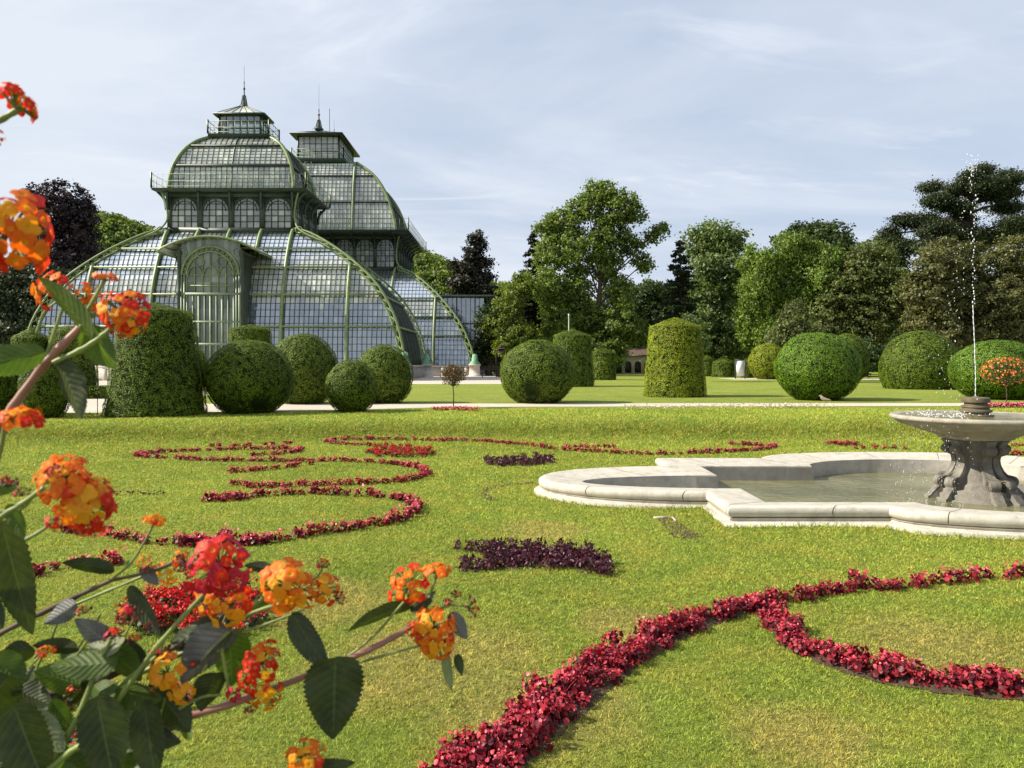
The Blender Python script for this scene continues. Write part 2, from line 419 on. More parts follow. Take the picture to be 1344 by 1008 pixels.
FX, FY = BX, BY
def build_fountain():
    root = empty('fountain', (FX, FY, -.10), 'grey stone fountain with wide shallow bowl on a scrolled pedestal in the pool', 'fountain')
    c = (0, 0, 0)
    root.scale = (1.13, 1.13, 1.09)
    # pedestal base blocks and core
    mb = MB()
    prof = [(.0, -.2), (.60, -.2), (.60, .035), (.55, .045), (.55, .10), (.50, .115), (.50, .165), (.43, .18), (.40, .23), (.33, .27), (.31, .36), (.26, .45), (.23, .55),
            (.225, .62), (.25, .70), (.27, .74), (.27, .80), (.30, .84), (.30, .87)]
    mb.lathe(prof, 8, c, rot=math.pi / 8)
    mb.build('pedestal_core', M['stone_dark'], root)
    # eight scroll brackets
    def scroll_outline():
        pts = [(.10, -.18), (.655, -.18), (.66, .05), (.62, .075), (.60, .11), (.56, .15), (.535, .18)]
        for a in np.linspace(-.9, 1.9, 9): pts.append((.455 + .085 * math.cos(a), .265 + .085 * math.sin(a)))
        pts += [(.40, .36), (.345, .42), (.305, .50), (.295, .57), (.31, .64)]
        for a in np.linspace(-1.3, 1.4, 7): pts.append((.375 + .065 * math.cos(a), .735 + .065 * math.sin(a)))
        pts += [(.40, .81), (.43, .85), (.445, .87), (.10, .87)]
        return np.array(pts)
    so = scroll_outline()
    mb0 = MB(); n = len(so)
    for sgn in (-1, 1):
        idx = list(range(n)) if sgn > 0 else list(range(n))[::-1]
        mb0.add(np.c_[so[:, 0], np.full(n, sgn * .058), so[:, 1]], [idx])
    v = np.stack([np.c_[so[:, 0], np.full(n, -.062), so[:, 1]], np.c_[so[:, 0], np.full(n, .062), so[:, 1]]], 1); mb0.grid(v)
    # spiral relief on both cheeks
    for sgn in (-1, 1):
        for (cx, cz, r0) in ((.455, .265, .07), (.375, .735, .05)):
            a = np.linspace(0, 4.2 * math.pi, 40); r = r0 * (1 - a / a[-1] * .85)
            mb0.tube(np.c_[cx + r * np.cos(a), np.full(40, sgn * .064), cz + r * np.sin(a)], .008, 5)
        e = so[7:-3] * 1.0; mb0.tube(np.c_[e[:, 0] - .03, np.full(len(e), sgn * .062), e[:, 1]], .009, 5)
    me = mb0.mesh('scroll_bracket', [M['stone_dark']])
    for k in range(8):
        o = bpy.data.objects.new('scroll_bracket', me); COL.objects.link(o); o.parent = root
        o.rotation_euler = (0, 0, math.radians(22.5 + 9 + 45 * k + (9 if k % 2 else -9)))
    # bowl
    mb = MB()
    up = [(0.0, .87), (.40, .87), (.46, .885), (.47, .91), (.55, .945), (.75, 1.01), (.95, 1.08), (1.005, 1.11), (1.01, 1.125), (1.035, 1.14)]
    for a in np.linspace(-1.2, 1.7, 9): up.append((1.045 + .035 * math.cos(a), 1.178 + .035 * math.sin(a)))
    up += [(.98, 1.20), (.80, 1.165), (.45, 1.14), (.0, 1.13)]
    mb.lathe(up, 72, c)
    o = mb.build('bowl', m_stone('bowl_stone', (.24, .21, .165), (.40, .36, .29), (.10, .085, .055), .55), root, smooth=True)
    md = o.modifiers.new('edge', 'EDGE_SPLIT'); md.split_angle = math.radians(45)
    mb = MB(); mb.lathe([(0, 1.198), (.99, 1.198)], 48, c); mb.build('bowl_water', M['water'], root)
    mb = MB()
    nz = [(.22, 1.14), (.22, 1.215), (.175, 1.225), (.175, 1.25), (.20, 1.26), (.20, 1.285), (.165, 1.295), (.165, 1.315), (.18, 1.325), (.18, 1.345), (.145, 1.355), (.14, 1.385), (.175, 1.395), (.18, 1.42), (.175, 1.455), (.16, 1.465), (.05, 1.465), (.03, 1.48), (0, 1.49)]
    mb.lathe(nz, 28, c)
    o = mb.build('nozzle_block', m_stone('mossy_stone', (.07, .06, .035), (.17, .14, .09), (.22, .11, .03), .5), root, smooth=True)
    md = o.modifiers.new('edge', 'EDGE_SPLIT'); md.split_angle = math.radians(35)
build_fountain()

def m_drops():
    t = NT('water_drop')
    a = t.pbr((.86, .88, .9), .12, .7)
    g = t.n('ShaderNodeBsdfTransparent')
    return t.done(t.mixs(.28, a, g.outputs[0]))
M['drop'] = m_drops()
OCT = np.array([(1, 0, 0), (0, 1, 0), (-1, 0, 0), (0, -1, 0), (0, 0, 1.), (0, 0, -1)])
OCF = [(0, 1, 4), (1, 2, 4), (2, 3, 4), (3, 0, 4), (1, 0, 5), (2, 1, 5), (3, 2, 5), (0, 3, 5)]
def drop(mb, c, r, el=1.0):
    mb.add(np.array(c) + OCT * np.array([r, r, r * el]), OCF)
def build_jet():
    R = np.random.default_rng(5); z0 = 1.59; zt = 5.0
    mb = MB(); zz = np.linspace(z0, 2.9, 46)
    wob = np.cumsum(R.normal(0, .0030, 46))
    mb.tube(np.c_[wob - (zz - z0) * .008, wob * .3, zz - z0], .0055 + .003 * np.sin(np.arange(46) * 2.3), 7)
    up = MB(); z = 2.9
    while z < 4.72:
        f = (z - 2.9) / 1.8
        drop(up, (-.014 - (z - z0) * .010 + R.normal(0, .008 + .018 * f), R.normal(0, .012), z - z0), R.uniform(.005, .011), R.uniform(1.2, 3.2))
        z += R.uniform(.02, .045) * (1 + .8 * f)
    for _ in range(46):
        drop(up, (-.05 + R.normal(0, .055), R.normal(0, .05), 4.72 - z0 + R.uniform(0, .3)), R.uniform(.004, .009), R.uniform(1, 2.4))
    o = mb.build('water_jet', M['drop'], loc=(FX, FY, 1.50), smooth=True); o.scale = (1, 1, 1.1)
    tag(o, 'tall thin white water jet rising from the nozzle above the fountain bowl', 'water jet')
    mb = MB(); mb.ch = [(v + (0, 0, z0), f, m) for v, f, m in up.ch]
    for _ in range(150):   # falling drops, left of the jet
        z = R.uniform(1.4, 4.9); drop(mb, (-.10 - .16 * (5 - z) * R.uniform(.1, .9) + R.normal(0, .05), R.normal(0, .15), z), R.uniform(.002, .007), R.uniform(1, 2.5))
    for _ in range(260):   # curtain dripping from the bowl on the left
        a = math.radians(R.uniform(165, 235)); z = R.uniform(.12, 1.22)
        drop(mb, (1.05 * math.cos(a) + R.normal(0, .06), 1.05 * math.sin(a) + R.normal(0, .03), z), R.uniform(.0018, .0045), R.uniform(1.5, 4))
    for _ in range(170):   # splash in the bowl
        x = R.normal(-.55, .2); drop(mb, (x, R.normal(-.2, .25), 1.31 + abs(R.normal(0, .035))), R.uniform(.004, .011), R.uniform(.8, 1.6))
    for _ in range(150):
        drop(mb, (R.normal(-.95, .22), R.normal(-.35, .18), .11 + abs(R.normal(0, .02))), R.uniform(.004, .010), R.uniform(.5, 1.2))
    for _ in range(90):
        a = R.uniform(3.3, 6.1); drop(mb, (.66 * math.cos(a) + R.normal(0, .03), .66 * math.sin(a), .115), R.uniform(.004, .010), .5)
    o = mb.build('water_spray', M['drop'], loc=(FX, FY, -.23), smooth=True); o.scale = (1.13, 1.13, 1.1)
    tag(o, 'loose white drops and splashes falling around the fountain bowl', 'water spray', kind='stuff')
build_jet()
# thin cut edge and small drain beside the basin
def build_drain():
    c = G(885, 690); root = empty('drain', (c[0], c[1], .0), 'small soil filled drain with pale curb in the lawn beside the basin', 'drain')
    R = np.random.default_rng(3)
    v = [G(862, 681), G(884, 680.5), G(905, 695), G(925, 703), G(905, 706), G(884, 704)]
    mb = MB(); mb.add([(p[0] - c[0], p[1] - c[1], float(gz(p[0], p[1])) + .005) for p in v], [[5, 4, 3, 2, 1, 0]]); mb.build('soil', M['soil'], root)
    mb = MB(); a, b, e = G(858, 681), G(882, 680), G(887, 685)
    f = lambda p, z=.03: (p[0] - c[0], p[1] - c[1], z)
    mb.beam(f(a, .012), f(b, .012), .03, .03); mb.beam(f(b, .0118), f(e, .0118), .025, .03); mb.build('curb', M['stone_base'], root)
build_drain()
# ---------------------------------------------------------------- the iron greenhouse
GH = empty('greenhouse', (-24.5, 86, UP), 'huge green iron and glass palm house with two domed pavilions and spires', 'greenhouse')
GO = np.array([-24.5, 86.0, UP])
class HB(MB):
    """builder in world coordinates; the mesh is shifted to the greenhouse's origin"""
    def part(s, name, mats, parent=None, smooth=False):
        s.ch = [(v - GO, f, m) for v, f, m in s.ch]
        o = s.build(name, mats, GH if parent is None else parent, smooth)
        return o
RH = np.random.default_rng(21)

class Box4:
    """four-sided shape: half widths hw, half depths hd and heights z, row by row"""
    def __init__(s, xc, yc, hw, hd, z):
        s.xc, s.yc, s.hw, s.hd, s.z = xc, yc, np.array(hw, float), np.array(hd, float), np.array(z, float)
    def lim(s, side): return s.hw if side in (0, 2) else s.hd
    def pt(s, side, lat, k, hw=None, hd=None, z=None):
        hw, hd, z = (s.hw[k], s.hd[k], s.z[k]) if hw is None else (hw, hd, z)
        if side == 0: return np.array([s.xc + lat, s.yc - hd, z])
        if side == 1: return np.array([s.xc + hw, s.yc + lat, z])
        if side == 2: return np.array([s.xc - lat, s.yc + hd, z])
        return np.array([s.xc - hw, s.yc - lat, z])
    def nor(s, side):
        run = s.hd if side in (0, 2) else s.hw
        dr, dz = np.gradient(run), np.gradient(s.z)
        out = {0: (0, -1), 1: (1, 0), 2: (0, 1), 3: (-1, 0)}[side]
        n = np.stack([out[0] * -dz, out[1] * -dz, dr], 1)
        sg = np.sign(n[:, 2] + n[:, 0] * out[0] + n[:, 1] * out[1]); sg[sg == 0] = 1
        return nrm(n * sg[:, None])
    def hip(s, side):   # corner between side and side+1
        return np.array([s.pt(side, s.lim(side)[k], k) for k in range(len(s.z))])
    def hipn(s, side):
        a, b = s.nor(side), s.nor((side + 1) % 4); return nrm(a + b)

def loft(b, bar_w, low_z=None, bar=.055, rails=(), skip=None, names=('glazing', 'glazing_bars')):
    gl, br, rl = HB(), HB(), HB(); K = len(b.z)
    for side in range(4):
        lim = b.lim(side); nn = b.nor(side); m = int(max(lim) / bar_w) + 1
        lines = [j * bar_w for j in range(-m, m + 1)]
        for j in range(len(lines) - 1):
            for k in range(K - 1):
                a0, a1 = np.clip([lines[j], lines[j + 1]], -lim[k], lim[k]); c0, c1 = np.clip([lines[j], lines[j + 1]], -lim[k + 1], lim[k + 1])
                if a1 - a0 < .01 and c1 - c0 < .01: continue
                t = RH.normal(0, .006, 4)[:, None] * nn[k]
                v = np.array([b.pt(side, a0, k), b.pt(side, a1, k), b.pt(side, c1, k + 1), b.pt(side, c0, k + 1)]) + t
                mi = 1 if (low_z is not None and min(b.z[k], b.z[k + 1]) < low_z + RH.normal(0, .25)) else 0
                gl.add(v, [(0, 1, 2, 3)], mi)
        for L in lines:
            ok = [k for k in range(K) if abs(L) < lim[k] - .02]
            if len(ok) > 1: br.sweep([b.pt(side, L, k) for k in ok], nn[ok], bar, 0.0, .05)
        for k in range(K):
            if lim[k] > .1:
                br.sweep([b.pt(side, -lim[k], k), b.pt(side, lim[k], k)], [nn[k]] * 2, bar * .75, 0.0, .03)
        for zr in rails:
            hw, hd = (np.interp(zr, b.z[::-1], q[::-1]) if b.z[0] > b.z[-1] else np.interp(zr, b.z, q) for q in (b.hw, b.hd))
            l = hw if side in (0, 2) else hd
            out = {0: (0, -1, 0), 1: (1, 0, 0), 2: (0, 1, 0), 3: (-1, 0, 0)}[side]
            rl.sweep([b.pt(side, -l - .2, 0, hw, hd, zr), b.pt(side, l + .2, 0, hw, hd, zr)], [out] * 2, .15, .16, .34)
    gl.part(names[0], [M['glass'], M['glass_low']]); br.part(names[1], M['iron_dark'])
    if rails: rl.part('rail', M['iron'])

def lattice(b, side, w=.20, d0=.12, d1=.85, name='lattice_rib', frm=0):
    p, n = b.hip(side)[frm:], b.hipn(side)[frm:]
    L = np.r_[0, np.cumsum(np.linalg.norm(np.diff(p, axis=0), axis=1))]
    q = np.linspace(0, L[-1], int(L[-1] / .85) + 1)
    pp = np.stack([np.interp(q, L, p[:, k]) for k in range(3)], 1); nn = nrm(np.stack([np.interp(q, L, n[:, k]) for k in range(3)], 1))
    grow = np.clip(np.linspace(.5, 1.0, len(q)), 0, 1)[:, None]
    mb = HB(); mb.sweep(p, n, w, .02, .13); mb.sweep(pp + nn * (d1 - .16) * grow, nn, w, 0, .11)
    for i in range(len(q) - 1):
        a, c = pp[i] + nn[i] * .12, pp[i + 1] + nn[i + 1] * ((d1 - .1) * grow[i + 1])
        e, f = pp[i] + nn[i] * ((d1 - .1) * grow[i]), pp[i + 1] + nn[i + 1] * .12
        mb.beam(a, c, .055, .055, nn[i]); mb.beam(e, f, .055, .055, nn[i])
    return mb.part(name, M['iron'])

def railing(loops, h, step, name='railing', w=.05):
    mb = HB()
    for a, b in loops:
        a, b = np.array(a, float), np.array(b, float); L = np.linalg.norm(b - a); n = max(2, int(L / step))
        lean = np.array([0, 0, h])
        for zz in (.12, .5, 1.0): mb.beam(a + lean * zz, b + lean * zz, w, w)
        for i in range(n + 1):
            q = a + (b - a) * i / n; mb.beam(q, q + lean, w * .8, w * .8)
        for q in (a, b): mb.beam(q, q + lean * 1.12, .12, .12)
    return mb.part(name, M['iron'])

def slab(xc, yc, hw, hd, z0, z1, taper=.5, mat='iron_dark', name='gallery'):
    mb = HB(); zt = z0 + (z1 - z0) * .45
    v = []
    for (ww, dd, z) in ((hw - taper, hd - taper, z0), (hw, hd, zt), (hw, hd, z1)):
        v.append([(xc - ww, yc - dd, z), (xc + ww, yc - dd, z), (xc + ww, yc + dd, z), (xc - ww, yc + dd, z), (xc - ww, yc - dd, z)])
    mb.grid(np.array(v)[:, ::-1]); mb.add(v[2][:4], [(0, 1, 2, 3)]); mb.add(v[0][:4], [(3, 2, 1, 0)])
    return mb.part(name, M[mat])

def drum(xc, yc, hw, hd, z0, z1, bays):
    """storey of arched windows"""
    b = Box4(xc, yc, [hw, hw], [hd, hd], [z0, z1]); wall = HB()
    O = {0: np.array((0, -1, 0.)), 1: np.array((1., 0, 0)), 2: np.array((0, 1., 0)), 3: np.array((-1., 0, 0))}
    for side in range(4):
        l = hw if side in (0, 2) else hd; n = bays[side % 2]; bw = 2 * l / n; ww = bw * .84; out = O[side]
        wz0, wz1 = z0 + .5, z1 - .55; sp = wz1 - ww / 2
        W = lambda lat, z, o=0.0: b.pt(side, lat, 0, hw, hd, z) + out * o
        def plate(q, o0, o1):   # quad extruded outwards
            v = [p + out * o for o in (o0, o1) for p in q]
            wall.add(v, [(3, 2, 1, 0), (4, 5, 6, 7), (0, 1, 5, 4), (1, 2, 6, 5), (2, 3, 7, 6), (3, 0, 4, 7)])
        plate([W(-l, z0), W(l, z0), W(l, wz0), W(-l, wz0)], -.1, .1)
        plate([W(-l, wz1 + .05), W(l, wz1 + .05), W(l, z1), W(-l, z1)], -.1, .12)
        for i in range(n + 1):
            c = -l + i * bw; hwid = (bw - ww) / 2
            c0, c1 = max(-l, c - hwid), min(l, c + hwid)
            plate([W(c0, wz0), W(c1, wz0), W(c1, wz1 + .05), W(c0, wz1 + .05)], -.1, .2)
        for i in range(n):
            c = -l + (i + .5) * bw; r = ww / 2; A = np.linspace(0, math.pi, 13)
            for a0, a1 in zip(A[:-1], A[1:]):
                p0, p1 = (c + r * math.cos(a0), sp + r * math.sin(a0)), (c + r * math.cos(a1), sp + r * math.sin(a1))
                plate([W(p1[0], p1[1]), W(p0[0], p0[1]), W(p0[0], wz1 + .05), W(p1[0], wz1 + .05)], -.1, .04)
            win = HB(); nu = 4
            for u in range(nu):        # glass panes
                for k in range(5):
                    x0, x1 = c - r + u * ww / nu, c - r + (u + 1) * ww / nu
                    za, zb = wz0 + k * (wz1 - wz0) / 5, wz0 + (k + 1) * (wz1 - wz0) / 5
                    win.add([W(x0, za), W(x1, za), W(x1, zb), W(x0, zb)], [(0, 1, 2, 3)], 1)
            ring = [W(c + r * math.cos(a), sp + r * math.sin(a), .06) for a in A]
            win.sweep(ring, [out] * len(ring), .12, -.04, .08, 0)
            ring2 = [W(c + (r - .28) * math.cos(a), sp + (r - .28) * math.sin(a), .04) for a in A]
            win.sweep(ring2, [out] * len(ring2), .07, -.02, .05, 0)
            for u in range(1, nu):
                x = c - r + u * ww / nu; zt = sp + math.sqrt(max(0, r * r - (x - c) ** 2))
                win.beam(W(x, wz0, .03), W(x, zt, .03), .07, .06, out)
            for k in range(1, 5):
                z = wz0 + k * (wz1 - wz0) / 5; e = r if z < sp else math.sqrt(max(0.01, r * r - (z - sp) ** 2))
                win.beam(W(c - e, z, .03), W(c + e, z, .03), .06, .06, out)
            win.part('arched_window', [M['iron_dark'], M['glass_drum']])
    wall.part('drum_wall', M['iron_dark'])

def flare(b, side, lat_corner, zg, gx, r=.11):
    pass

def spire(x, y, z, zt, r=.35):
    mb = HB(); mb.lathe([(r, z), (r * 1.15, z + .12), (r * .8, z + .25), (r * .55, z + .7), (r * .3, z + 1.1), (r * .42, z + 1.2), (r * .2, z + 1.3), (r * .14, z + 1.7), (r * .34, z + 1.85),
                         (r * .12, z + 2.0), (r * .10, z + 2.4), (r * .16, z + 2.45), (.02, z + 2.6), (.012, zt), (0, zt)], 10, (x, y, 0))
    for k in range(4):
        a = k * math.pi / 2 + .785
        mb.sweep([(x + r * 1.7 * math.cos(a), y + r * 1.7 * math.sin(a), z - .1), (x + r * .8 * math.cos(a), y + r * .8 * math.sin(a), z + .35), (x + r * .35 * math.cos(a), y + r * .35 * math.sin(a), z + 1.2)],
                 [(0, 0, 1.), (math.cos(a), math.sin(a), .5), (math.cos(a), math.sin(a), 0)], .05, 0, .05)
    return mb.part('spire', M['iron_dark'])

def lantern(xc, yc, hw, hd, z0, z1, ehw, ehd, zp, ridge=0.0, clear=True, cols=6):
    fr, gl = HB(), HB(); mg = M['glass_clear'] if clear else M['glass']
    for (dx, dy) in ((-1, -1), (1, -1), (1, 1), (-1, 1)): fr.beam((xc + dx * hw, yc + dy * hd, z0), (xc + dx * hw, yc + dy * hd, z1), .2, .2)
    O = {0: np.array((0, -1, 0.)), 1: np.array((1., 0, 0)), 2: np.array((0, 1., 0)), 3: np.array((-1., 0, 0))}
    b = Box4(xc, yc, [hw, hw], [hd, hd], [z0, z1])
    for side in range(4):
        l = hw if side in (0, 2) else hd; n = max(2, int(round(cols * l / hw)))
        for i in range(n):
            for k in range(3):
                a0, a1 = -l + 2 * l * i / n, -l + 2 * l * (i + 1) / n; za, zb = z0 + (z1 - z0) * k / 3, z0 + (z1 - z0) * (k + 1) / 3
                gl.add([b.pt(side, a0, 0, hw, hd, za), b.pt(side, a1, 0, hw, hd, za), b.pt(side, a1, 0, hw, hd, zb), b.pt(side, a0, 0, hw, hd, zb)], [(0, 1, 2, 3)])
        for i in range(1, n): fr.beam(b.pt(side, -l + 2 * l * i / n, 0, hw, hd, z0), b.pt(side, -l + 2 * l * i / n, 0, hw, hd, z1), .07, .09, O[side])
        for k in range(4):
            z = z0 + (z1 - z0) * k / 3 + (.05 if k == 0 else -.05 if k == 3 else 0)
            fr.beam(b.pt(side, -l, 0, hw, hd, z), b.pt(side, l, 0, hw, hd, z), .1, .12 if k in (0, 3) else .07)
    g = gl.part('lantern_glass', mg); fr.part('lantern_frame', M['iron_dark'])
    rf, rb = HB(), HB(); ze = z1 + .05
    e = [np.array(p, float) for p in ((xc - ehw, yc - ehd, ze), (xc + ehw, yc - ehd, ze), (xc + ehw, yc + ehd, ze), (xc - ehw, yc + ehd, ze))]
    t = [np.array(p, float) for p in ((xc - .35, yc - ridge - .35, zp), (xc + .35, yc - ridge - .35, zp), (xc + .35, yc + ridge + .35, zp), (xc - .35, yc + ridge + .35, zp))]
    for k in range(4):
        a, b2, c, d = e[k], e[(k + 1) % 4], t[(k + 1) % 4], t[k]
        n = 6
        for i in range(n):
            f0, f1 = i / n, (i + 1) / n
            rf.add([a + (b2 - a) * f0, a + (b2 - a) * f1, d + (c - d) * f1, d + (c - d) * f0], [(0, 1, 2, 3)])
            rb.beam(a + (b2 - a) * f0 + (0, 0, .03), d + (c - d) * f0 + (0, 0, .03), .035, .035)
        rb.beam(a, b2, .14, .16)
        rf.add([a - (0, 0, .04), b2 - (0, 0, .04), np.array((b2[0] * .99 + xc * .01, b2[1], ze - .05))], [(2, 1, 0)])
    rb.add(t, [(0, 1, 2, 3)]); rb.add([p - (0, 0, .06) for p in e], [(3, 2, 1, 0)])
    o = rf.part('lantern_roof', M['glass']); rb.part('roof_frame', M['iron_dark'])

def pavilion(xc, yc, lw, ld, dw, dd, prof, z_gal, gw, gd, dome, z_lg, lant, rails, bays, spx, bar=.42):
    # lower roof (s: 0 at the drum, 1 at the ground)
    c = catmull(prof, 80); L = np.r_[0, np.cumsum(np.hypot(np.diff(c[:, 0]) * 8, np.diff(c[:, 1])))]
    q = np.linspace(0, L[-1], 26); s = np.clip(np.interp(q, L, c[:, 0]), 0, 1); z = np.interp(q, L, c[:, 1])
    b = Box4(xc, yc, dw + (lw - dw) * s, dd + (ld - dd) * s, z)
    loft(b, bar, 7.0, rails=rails)
    for side in range(4): lattice(b, side)
    # plain ribs on the faces
    for side in range(4):
        lim = b.lim(side); nn = b.nor(side); w0 = dw if side in (0, 2) else dd; n = bays[side % 2]
        lats = [-w0 + 2 * w0 * i / n for i in range(0, n + 1)] if n <= 4 else [-w0 + 2 * w0 * i / (n // 2) for i in range(0, n // 2 + 1)]
        if side in (0, 2): lats += [-(dw + (lw - dw) * .55), dw + (lw - dw) * .55]
        for a in lats:
            ok = [k for k in range(len(z)) if abs(a) <= lim[k] + .01]
            if side == 0 and abs(a) < 3.2 and spx: ok = [k for k in ok if z[k] > 11.6]
            if len(ok) > 2:
                r = HB(); fr = side in (0, 2); r.sweep([b.pt(side, a, k) for k in ok], nn[ok], .22 if fr else .12, .03, .38 if fr else .12); r.part('rib', M['iron'] if fr else M['iron_dark'])
    # stone foundation with pilasters
    st = HB(); zb = z[-1]
    st.box(xc - lw - .35, xc + lw + .35, yc - ld - .35, yc + ld + .35, UP - .3, zb - .22)
    st.box(xc - lw - .5, xc + lw + .5, yc - ld - .5, yc + ld + .5, zb - .22, zb - .02)
    x = xc - lw
    while x < xc + lw: st.box(x, x + .35, yc - ld - .48, yc - ld - .34, UP - .3, zb - .24); x += 1.3
    y = yc - ld
    while y < yc + ld: st.box(xc + lw + .34, xc + lw + .48, y, y + .35, UP - .3, zb - .24); y += 1.3
    st.part('stone_base', M['stone_base'])
    for sx in (-1, 1):
        for sy in (-1, 1):
            x, y = xc + sx * (lw + .45), yc + sy * (ld + .45)
            pd = HB(); pd.lathe([(0, UP - .3), (1.0, UP - .3), (1.0, UP + .1), (.84, UP + .18), (.80, UP + 1.15), (.95, UP + 1.22), (.95, UP + 1.34), (0, UP + 1.34)], 4, (x, y, 0), rot=math.pi / 4)
            pd.part('pedestal', M['stone_pedestal'])
            ft = HB(); ft.lathe([(.62, UP + 1.34), (.6, UP + 1.45), (.35, UP + 1.75), (.28, UP + 2.4), (0, UP + 2.5)], 10, (x, y, 0)); ft.part('rib_foot', M['copper'])
    # transition skirt below the drum
    drum(xc, yc, dw, dd, z[0] - .1, z_gal, bays)
    slab(xc, yc, gw, gd, z_gal - .1, z_gal + .22, .9)
    for (sx, sy) in ((-1, -1), (1, -1), (1, 1), (-1, 1)):   # curved corner brackets from gallery to roof hip
        k = 6; hp = b.hip({(1, -1): 0, (1, 1): 1, (-1, 1): 2, (-1, -1): 3}[(sx, sy)])[k]
        path = catmull([(xc + sx * (dw + .5), yc + sy * (dd + .35), z_gal - .15), (xc + sx * (dw + .2), yc + sy * (dd + .2), z_gal - 1.2), (xc + sx * (dw + .15), yc + sy * (dd + .15), z[0] + 1.1),
                        (xc + sx * (dw + 1.0), yc + sy * (dd + .75), z[0] - .1), hp + (0, 0, .55)], 24)
        m = HB(); m.sweep(path, [(sx, sy, .25)] * 24, .15, -.08, .08)
        ring = [(xc + sx * (dw + .62 + .3 * math.cos(a)), yc + sy * (dd + .5), z[0] + .1 + .3 * math.sin(a)) for a in np.linspace(0, 2 * math.pi, 17)]
        m.tube(ring, .06, 6, cap=False); m.part('corner_bracket', M['iron_dark'] if sy > 0 else M['iron'])
    for side in (0, 1, 2, 3):
        w0 = dw if side in (0, 2) else dd; n = bays[side % 2]; out = {0: (0, -1), 1: (1, 0), 2: (0, 1), 3: (-1, 0)}[side]
        for i in range(0, n + 1):
            a = -w0 + 2 * w0 * i / n; p = b.pt(side, a, 0, dw, dd, 0); gg = (gd - dd) if side in (0, 2) else (gw - dw)
            q = [p + np.array((out[0] * o, out[1] * o, zz)) for o, zz in ((gg - .25, z_gal - .02), (.45, z_gal - .7), (.28, z_gal - 1.6))]
            m = HB(); m.sweep(catmull(q, 8), [(out[0], out[1], -.4)] * 8, .16, -.1, .1); m.part('console', M['iron_dark'])
    c4 = [(xc - gw, yc - gd), (xc + gw, yc - gd), (xc + gw, yc + gd), (xc - gw, yc + gd)]
    zr = z_gal + .22
    railing([((*c4[i], zr), (*c4[(i + 1) % 4], zr)) for i in range(4)], 1.25, .5, w=.028)
    # dome
    c = catmull(dome, 60); L = np.r_[0, np.cumsum(np.hypot(np.hypot(np.diff(c[:, 0]), 0), np.diff(c[:, 2])))]
    q = np.linspace(0, L[-1], 19); d = Box4(xc, yc, np.interp(q, L, c[:, 0]), np.interp(q, L, c[:, 1]), np.interp(q, L, c[:, 2]))
    dz = d.z[-1] - d.z[0]
    loft(d, bar * 1.15, bar=.042, rails=(), names=('dome_glazing', 'dome_bars'))
    m = HB()
    for side in range(4):
        for f in (.42, .80):
            zr = d.z[0] + dz * f; hw, hd = np.interp(zr, d.z, d.hw), np.interp(zr, d.z, d.hd); l = hw if side in (0, 2) else hd
            o = {0: (0, -1, .2), 1: (1, 0, .2), 2: (0, 1, .2), 3: (-1, 0, .2)}[side]
            m.sweep([d.pt(side, -l, 0, hw, hd, zr), d.pt(side, l, 0, hw, hd, zr)], [o] * 2, .13, .02, .2)
        r = HB(); r.sweep(d.hip(side), d.hipn(side), .26, .0, .24); r.part('dome_rib', M['iron'])
        r = HB(); a = d.lim(side)[-1] * (.0 if spx else .98); nn = d.nor(side)
        r.sweep([d.pt(side, a, k) for k in range(len(d.z))], nn, .09 if spx else .2, .02, .12 if spx else .26); r.part('dome_rib', M['iron'] if not spx else M['iron_dark'])
    m.part('dome_purlins', M['iron_dark'])
    # lantern gallery + lantern
    lhw, lhd, ghw, ghd, z1, ehw, ehd, zp, ridge, clear, cols, yo = lant
    slab(xc, yc + yo, ghw, ghd, d.z[-1] - .05, z_lg, .5, name='lantern_gallery')
    c4 = [(xc - ghw, yc + yo - ghd), (xc + ghw, yc + yo - ghd), (xc + ghw, yc + yo + ghd), (xc - ghw, yc + yo + ghd)]
    railing([((*c4[i], z_lg), (*c4[(i + 1) % 4], z_lg)) for i in range(4)], 1.15, .6, w=.045)
    lantern(xc, yc + yo, lhw, lhd, z_lg, z1, ehw, ehd, zp, ridge, clear, cols)
    return b, d

# near pavilion
NX, NY = -25.5, 74.5
prof = [(0, 13.85), (.10, 13.55), (.187, 13.15), (.334, 12.25), (.535, 10.75), (.76, 8.55), (.896, 6.2), (.965, 4.0), (1.0, 1.75)]
dome = [(5.6, 3.85, 17.7), (5.55, 3.8, 18.6), (5.25, 3.6, 20.0), (4.6, 3.1, 21.4), (3.7, 2.5, 22.4), (2.75, 1.75, 23.0)]
nb, nd = pavilion(NX, NY, 15.9, 7.8, 5.65, 3.85, prof, 17.5, 6.95, 4.6, dome, 23.35,
                  (1.95, 1.1, 2.85, 1.6, 25.2, 2.35, 1.45, 26.25, .05, True, 6, -.5), (5.1, 7.9, 10.35, 12.1), (4, 3), True)
spire(NX, NY - .5, 26.2, 30.3, .36)
# central pavilion
CXp, CYp = -23.8, 100.0
prof = [(0, 13.1), (.12, 12.7), (.22, 12.2), (.365, 11.15), (.587, 9.1), (.81, 6.4), (.943, 3.8), (1.0, 1.7)]
dome = [(9.8, 6.6, 17.6), (9.6, 6.5, 18.8), (9.2, 6.3, 20.4), (8.2, 5.9, 22.9), (6.8, 5.4, 24.8), (4.7, 4.7, 26.4)]
cb, cd = pavilion(CXp, CYp, 19.2, 13.0, 9.8, 6.6, prof, 17.3, 11.7, 9.3, dome, 27.0,
                  (2.5, 4.2, 3.2, 4.7, 29.8, 3.15, 5.5, 30.7, 3.0, False, 7, -.2), (5.0, 7.2, 9.4), (8, 6), False)
spire(CXp, CYp - 4.2, 30.65, 36.2, .5); spire(CXp, CYp + 4.0, 30.65, 34.5, .4)
